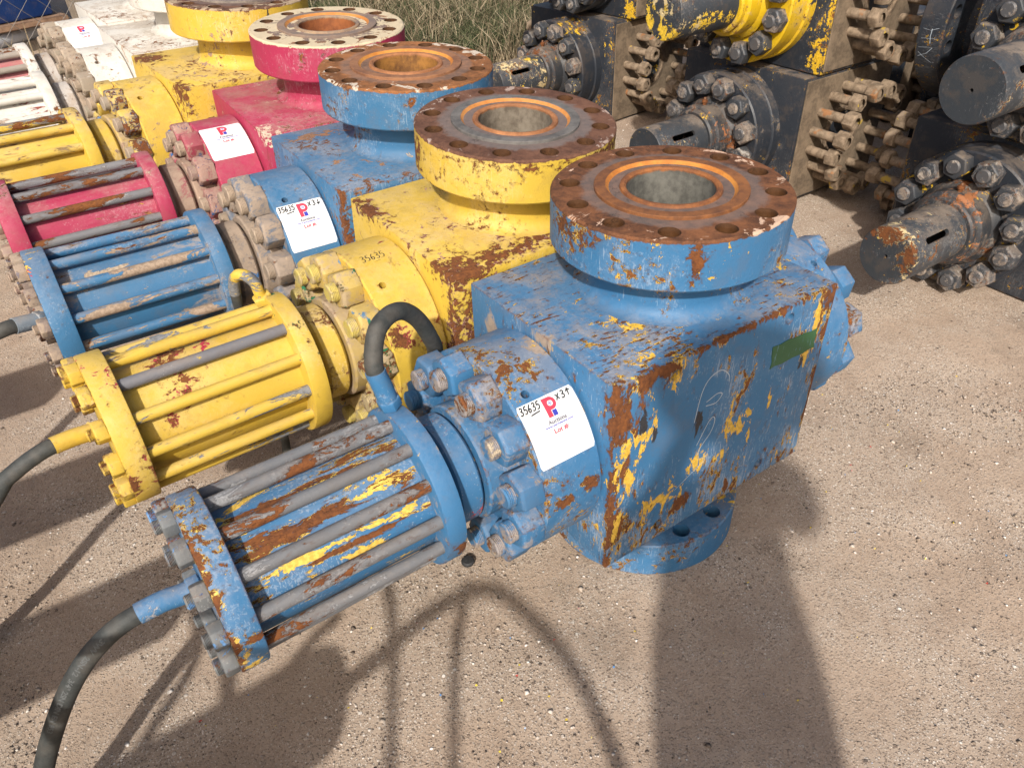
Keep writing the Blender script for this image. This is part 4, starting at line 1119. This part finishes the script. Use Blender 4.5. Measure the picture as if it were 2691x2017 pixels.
def blades(n, area, hmin, hmax, seed, lean=.5, clump=None):
    g = np.random.default_rng(seed); V = []; F = []; tn = []
    x0, x1, y0, y1 = area
    cl = [(g.uniform(x0, x1), g.uniform(y0, y1), g.uniform(.06, .3)) for _ in range(clump or 60)]
    for i in range(n):
        c = cl[g.integers(len(cl))]
        x = c[0] + g.normal(0, c[2] * .6); y = c[1] + g.normal(0, c[2] * .6)
        h = g.uniform(hmin, hmax); w = g.uniform(.0022, .005); a = g.uniform(0, 6.28)
        ld = g.uniform(0, 6.28); ll = h * abs(g.normal(0, lean)); dx, dy = math.cos(ld) * ll, math.sin(ld) * ll
        z = gz(x, y) - .005; sx, sy = math.cos(a) * w, math.sin(a) * w
        b = len(V)
        V += [(x - sx, y - sy, z), (x + sx, y + sy, z), (x + dx * .35 - sx * .8, y + dy * .35 - sy * .8, z + h * .55), (x + dx * .35 + sx * .8, y + dy * .35 + sy * .8, z + h * .55), (x + dx, y + dy, z + h * .92)]
        F += [(b, b + 1, b + 3, b + 2), (b + 2, b + 3, b + 4)]
        tn += [g.random()] * 5
    me = bpy.data.meshes.new('blades'); me.from_pydata(V, [], F); me.update()
    at_ = me.attributes.new('tone', 'FLOAT', 'POINT'); at_.data.foreach_set('value', tn)
    return me
def grass_mat(name, stops):
    t = NT(name); a = t.t.nodes.new('ShaderNodeAttribute'); a.attribute_name = 'tone'
    t.set(color=t.ramp(a.outputs['Fac'], stops), rough=.8, spec=.15)
    return t.m
GM = grass_mat('green weed blades', [(0, (.025, .035, .015)), (.4, (.06, .075, .035)), (.75, (.11, .12, .06)), (1, (.2, .18, .11))])
DM = grass_mat('dry straw', [(0, (.10, .075, .045)), (.5, (.24, .19, .12)), (1, (.42, .35, .24))])
tag(part('weeds', blades(34000, (1.0, 3.4, 3.3, 6.2), .05, .24, 3, .75, 190), GM), 'green weeds growing wild along the fence', 'weeds', kind='stuff')
tag(part('dry_grass', blades(17000, (1.3, 3.4, 3.1, 6.4), .08, .30, 4, .95, 110), DM), 'dry straw coloured grass among the green weeds', 'grass', kind='stuff')
tag(part('dry_stalks', blades(160, (-1.2, .2, 4.5, 5.0), .10, .34, 5, .5, 14), DM), 'thin dry stalks tangled in the chain link fence', 'grass', kind='stuff')

# chain link fence: posts and zigzag wires
M_GALV = simple('galvanised fence steel', (.22, .23, .235), (.36, .37, .38), 25, .55, .2, metal=.3)
M_WIRE = simple('weathered fence wire', (.10, .09, .08), (.2, .185, .17), 40, .7, .1, metal=.2)
FA = Vector((-2.6, 4.45, 0)); FB = Vector((4.6, 5.35, 0))
fence = empty('chain_link_fence', (FA.x, FA.y, gz(FA.x, FA.y)))
tag(fence, 'rusty chain link fence running behind the valves and weeds', 'fence')
fd = (FB - FA); FL = fd.length; fd.normalize()
fence.rotation_euler = (0, 0, math.atan2(fd.y, fd.x))
fz = gz(0, 4.8) - gz(FA.x, FA.y)
for k, px in enumerate((.35, 2.75, 5.2)):
    part('post', MB().lathe([(.03, -.05), (.03, 1.75), (.02, 1.78), (.001, 1.79)], 16, Matrix.Translation((px, .03, 0))).mesh(40), M_GALV, fence)
part('top_rail', MB().tube([(0, .02, 1.7), (FL, .02, 1.7)], .02, 10).mesh(40), M_GALV, fence)
def wire_mesh():
    mb = MB(); c = .072; H = 1.68; nz = int(H / c); r = .0022
    for k in range(int(FL / c / 2)):
        pts = []
        for j in range(nz):
            pts.append((k * 2 * c + (c if (j % 2) else -.0) + c * .5, (.003 if j % 2 else -.003), .02 + j * c))
        mb.tube(pts, r, 4, caps=False)
        pts = [(k * 2 * c + (0 if (j % 2) else c) + c * .5 + c * 0, (-.003 if j % 2 else .003), .02 + j * c) for j in range(nz)]
        mb.tube([(p[0] + c, p[1], p[2]) for p in pts], r, 4, caps=False)
    me = bpy.data.meshes.new('wires'); me.from_pydata(mb.v, [], mb.f); me.update(); return me
wm = part('wire_mesh', wire_mesh(), M_WIRE, fence); wm['kind'] = 'stuff'

# blue tank skid beyond the fence
sk = empty('blue_skid', (-.38, 5.52, gz(0, 5.5))); sk.rotation_euler = (0, 0, R(17))
tag(sk, 'bright blue container on a brown frame behind the fence', 'container')
M_SKB = paint('skid blue paint', (.006, .045, .20), (.3, .3, .3), seed=400, rust=.1, flake=.05, edgew=0, dust=.1, fade=.3, scr=.1)
part('tank', bevelled(MB().box((-3.2, 0, .195), (0, 2.0, 1.7)).mesh(None), .02, 2), M_SKB, sk)
for q in range(5): part('rib', bevelled(MB().box((-3.0 + q * .62, -.05, .24), (-2.94 + q * .62, -.001, 1.65)).mesh(None), .005, 1), M_SKB, sk)
part('sill', bevelled(MB().box((-3.25, -.06, .155), (.06, .3, .193)).mesh(None), .006, 1), simple('brown frame paint', (.16, .09, .055), (.3, .19, .12), 12, .8, .4), sk)
for q in range(4): part('skid_foot', bevelled(MB().box((-3.1 + q * 1.0, .1, -.02), (-2.95 + q * 1.0, 1.8, .154)).mesh(None), .006, 1), M_DARKHOLE, sk)
M_PIPE = simple('pale painted pipe', (.36, .38, .41), (.5, .52, .55), 10, .5, .2)
pp_ = [Vector((-1.25, 5.03, .345)), Vector((-.45, 5.66, .345))]
o = part('pale_pipe', MB().tube(pp_, .048, 24).mesh(40), M_PIPE); tag(o, 'pale grey pipe in front of the blue container', 'pipe')
o = part('pipe_chock', bevelled(MB().box((-.05, -.3, 0), (.05, .3, .072)).mesh(None), .005, 1), M_WOOD); o.location = (-.62, 5.52, gz(0, 5.5) - .01); o.rotation_euler = (0, 0, R(-52)); tag(o, 'timber chock under the pale pipe', 'timber')
for q, (bx_, by_, rz) in enumerate([(-.22, 5.35, 10), (-.06, 5.6, -14)]):
    o = part('timber_post', bevelled(MB().box((-.06, -.06, 0), (.06, .06, .95)).mesh(None), .006, 1), M_WOOD); o.location = (bx_, by_, gz(bx_, by_) - .02); o.rotation_euler = (R(3), R(-4), R(rz))
    tag(o, ['grey timber post right beside the blue container', 'leaning grey timber post set back from the container'][q], 'post')
# broken concrete and pipe scraps in the weeds
def rubble(seed, s):
    g = np.random.default_rng(seed); bm = bmesh.new(); bmesh.ops.create_icosphere(bm, subdivisions=2, radius=1)
    for v in bm.verts: v.co = Vector(v.co) * (1 + g.normal(0, .12)); v.co = Vector((v.co.x * s, v.co.y * s * .8, v.co.z * s * .55))
    me = bpy.data.meshes.new('rubble'); bm.to_mesh(me); bm.free(); return me
M_CONC = simple('broken concrete', (.30, .27, .24), (.52, .48, .44), 18, .95, .7, dist=.004)
for q, (u, v, s, lb) in enumerate([(1335, 20, .14, 'pale lump of broken concrete in the weeds at the top'), (1010, 6, .18, 'grey rubble lump at the fence foot behind the red flange'), (1090, 12, .13, 'small rubble lump half hidden by weeds'), (960, 2, .2, 'large rubble lump left of the fence post')]):
    p = at(u, v, 2, .24); o = part('rubble_stone', rubble(q, s), M_CONC); o.location = (p.x, p.y, gz(p.x, p.y) + s * .3); tag(o, lb, 'rubble')

# ------------------------------------------------------------------ behind the camera: what throws the shadows on the gravel
# slim dark valves of a facing row, stem guards pointing at the row in view
FACE = [(-1.31, -.47), (-1.49, .015), (-1.49, .53), (-1.52, 1.10)]
for q, (ex, ey) in enumerate(FACE):
    r_ = dark_valve(7, (ex - .95 * .9, ey, .21), R(180), ['facing row valve beside the photographer, outside the picture', 'facing row valve opposite the near blue valve', 'facing row valve opposite the near yellow valve', 'facing row valve opposite the dusty blue valve'][q], .9, studs=(), longtube=True, group='facing row of dark valves out of view')
    if q == 0: r_.scale = (1.45, .9, .9); r_.location.x = ex - .95 * 1.45
    bs = part('stand', bevelled(MB().box((.05, -.24, -.24), (GX - .05, .24, 0.0)).mesh(None), .006, 1), GSCH[7]['block'], r_)
def loose_hose(pts, label, rad=.017):
    o = part('loose_hose', MB().tube(spline(pts, 10), rad, 14).mesh(50), M_RUBBER); tag(o, label, 'hose')
loose_hose([(-1.30, -.47, .45), (-1.22, -.50, .50), (-1.16, -.58, .62), (-1.13, -.72, .74), (-1.13, -.86, .78), (-1.06, -.98, .70), (-.98, -1.05, .52), (-.90, -1.08, .30), (-.86, -1.12, .1), (-.9, -1.25, .02), (-1.1, -1.7, .02)], 'hose looping from a facing valve, outside the picture')
loose_hose([(-1.49, .01, .45), (-1.50, -.08, .52), (-1.52, -.22, .56), (-1.55, -.40, .55), (-1.60, -.62, .45), (-1.66, -.8, .2), (-1.7, -.9, .02), (-1.8, -1.3, .02)], 'hose sagging between two facing valves')

loose_hose([(-1.48, .01, .46), (-1.42, -.18, .62), (-1.34, -.45, .76), (-1.36, -.63, .78), (-1.45, -.845, .74), (-1.5, -.97, .64), (-1.52, -1.1, .36), (-1.55, -1.25, .02)], 'hose arching highest among the facing valves', .014)
loose_hose([(-1.14, -.66, .72), (-1.24, -.776, .70), (-1.38, -1.0, .68), (-1.46, -1.2, .42), (-1.45, -1.4, .02)], 'short hose hung from the looping hose', .013)
loose_hose([(-1.33, -.44, .60), (-1.45, -.50, .62), (-1.58, -.57, .58), (-1.7, -.68, .36), (-1.75, -.85, .02)], 'hose drooping from the first facing valve', .013)
loose_hose([(-1.50, .0, .50), (-1.62, -.33, .60), (-1.80, -.50, .58), (-1.95, -.62, .3), (-2.0, -.7, .02)], 'hose drooping from the second facing valve', .013)

def person():
    root = empty('person', (-.98, -1.41, 0)); root.rotation_euler = (0, 0, R(56 - 90)); root.scale = (1.14, 1.05, .985)
    tag(root, 'person in dark work clothes and added shade-casting hat holding up a phone', 'person')
    V = {}; E = []; vs = []; rad = []
    def j(n, p, r): V[n] = len(vs); vs.append(p); rad.append(r)
    def e(a, b): E.append((V[a], V[b]))
    j('pel', (0, 0, .96), (.165, .115)); j('waist', (0, 0, 1.10), (.15, .105)); j('chest', (0, .01, 1.30), (.175, .115)); j('neckb', (0, 0, 1.46), (.08, .07)); j('neck', (0, .015, 1.53), (.052, .055)); j('head0', (0, .03, 1.60), (.066, .075)); j('head1', (0, .03, 1.70), (.076, .092)); j('head2', (0, .02, 1.77), (.045, .055))
    for a, b in (('pel', 'waist'), ('waist', 'chest'), ('chest', 'neckb'), ('neckb', 'neck'), ('neck', 'head0'), ('head0', 'head1'), ('head1', 'head2')): e(a, b)
    for s, n in ((-1, 'l'), (1, 'r')):
        j('hip' + n, (s * .085, 0, .90), (.1, .1)); j('kn' + n, (s * .075, .02, .50), (.068, .07)); j('an' + n, (s * .07, -.01, .1), (.045, .045)); j('toe' + n, (s * .085, .14, .045), (.04, .035))
        e('pel', 'hip' + n); e('hip' + n, 'kn' + n); e('kn' + n, 'an' + n); e('an' + n, 'toe' + n)
        j('sh' + n, (s * .19, 0, 1.42), (.062, .065)); j('el' + n, (s * .205, .10, 1.18), (.05, .05)); j('wr' + n, (s * .10, .27, 1.36), (.028, .03)); j('pa' + n, (s * .07, .29, 1.43), (.034, .018))
        e('chest', 'sh' + n); e('sh' + n, 'el' + n); e('el' + n, 'wr' + n); e('wr' + n, 'pa' + n)
        for q, (dx, ln) in enumerate(((-.024, .062), (-.008, .07), (.009, .066), (.024, .052))):
            j('f%d%s' % (q, n), (s * .06 + dx * .5, .285, 1.475), (.0085, .0085)); j('g%d%s' % (q, n), (s * .05 + dx * .4, .302, 1.475 + ln * .5), (.0075, .0075))
            e('pa' + n, 'f%d%s' % (q, n)); e('f%d%s' % (q, n), 'g%d%s' % (q, n))
        j('t0' + n, (s * .045, .27, 1.43), (.010, .010)); j('t1' + n, (s * .025, .275, 1.455), (.008, .008)); e('pa' + n, 't0' + n); e('t0' + n, 't1' + n)
    me = bpy.data.meshes.new('body'); me.from_pydata(vs, E, []); me.update()
    o = bpy.data.objects.new('tmp', me); C.objects.link(o)
    sk = o.modifiers.new('s', 'SKIN'); sk.use_smooth_shade = True
    for k, sv in enumerate(me.skin_vertices[0].data): sv.radius = rad[k] if isinstance(rad[k], tuple) else (rad[k],) * 2; sv.use_root = (k == 0)
    sb = o.modifiers.new('u', 'SUBSURF'); sb.levels = 2; sb.render_levels = 2
    dg = bpy.context.evaluated_depsgraph_get(); dg.update()
    bm = bpy.data.meshes.new_from_object(o.evaluated_get(dg)); bpy.data.objects.remove(o); bm.materials.clear()
    t = NT('work clothes and skin'); X = t.xyz(t.obj()); n = t.noise(t.obj(), 60, 4, .6)
    shirt = t.mix(n, (.05, .06, .08), (.09, .1, .13)); jeans = t.mix(n, (.03, .04, .07), (.06, .08, .13)); skin = t.mix(n, (.42, .26, .18), (.5, .32, .23))
    c = t.mix(t.step(X[2], .97, .98), jeans, shirt); c = t.mix(t.step(X[2], 1.50, 1.51), c, skin)
    c = t.mix(t.mul(t.step(X[1], .255, .262), t.step(X[2], 1.3, 1.31)), c, skin); c = t.mix(t.step(X[2], .13, .12), c, (.06, .045, .03))
    t.set(color=c, rough=.85)
    b = part('body', bm, t.m, root)
    cap = MB().lathe([(.20, 1.70), (.205, 1.712), (.19, 1.72), (.105, 1.728), (.098, 1.76), (.07, 1.79), (.005, 1.80)], 24, Matrix.Translation((0, .02, 0))).mesh(50)  # wide brim added out of view to shade the front block's face
    cp = part('hat', cap, simple('cap cloth', (.06, .05, .045), (.1, .09, .08), 80, .9), root)
    hm = simple('short dark hair', (.02, .015, .01), (.04, .03, .02), 90, .8)
    part('hair', MB().lathe([(.094, 1.62), (.099, 1.66), (.0995, 1.70)], 24, Matrix.Translation((0, -.004, 0)), cap=False).mesh(50), hm, root)
    fm = simple('face features', (.30, .15, .11), (.36, .2, .15), 60, .7)
    part('nose', MB().tube([(0, .115, 1.70), (0, .135, 1.665), (0, .118, 1.655)], [.007, .012, .009], 10).mesh(50), fm, root)
    for s in (-1, 1):
        part('eye', MB().lathe([(.001, -.008), (.008, 0), (.001, .008)], 10, Matrix.Translation((s * .03, .11, 1.69)) @ Matrix.Rotation(R(90), 4, 'X')).mesh(50), hm, root)
        part('ear', MB().lathe([(.002, -.012), (.02, 0), (.002, .012)], 12, Matrix.Translation((s * .088, .02, 1.68)) @ Matrix.Rotation(R(90), 4, 'Y')).mesh(50), fm, root)
    part('mouth', MB().tube([(-.022, .108, 1.625), (0, .117, 1.624), (.022, .108, 1.625)], .005, 8).mesh(50), simple('lips', (.35, .12, .1), (.4, .15, .12), 60, .6), root)
    bpy.context.view_layer.update()
    ph = bevelled(MB().box((-.075, -.004, -.037), (.075, .004, .037)).mesh(None), .003, 2)
    p_ = part('phone', ph, simple('black phone glass', (.01, .01, .012), (.02, .02, .022), 60, .2))
    p_.matrix_world = root.matrix_world @ Matrix.Translation((0, .312, 1.478)) @ Matrix.Rotation(R(-37), 4, 'X')
    tag(p_, 'black phone held up by the person', 'phone')
person()
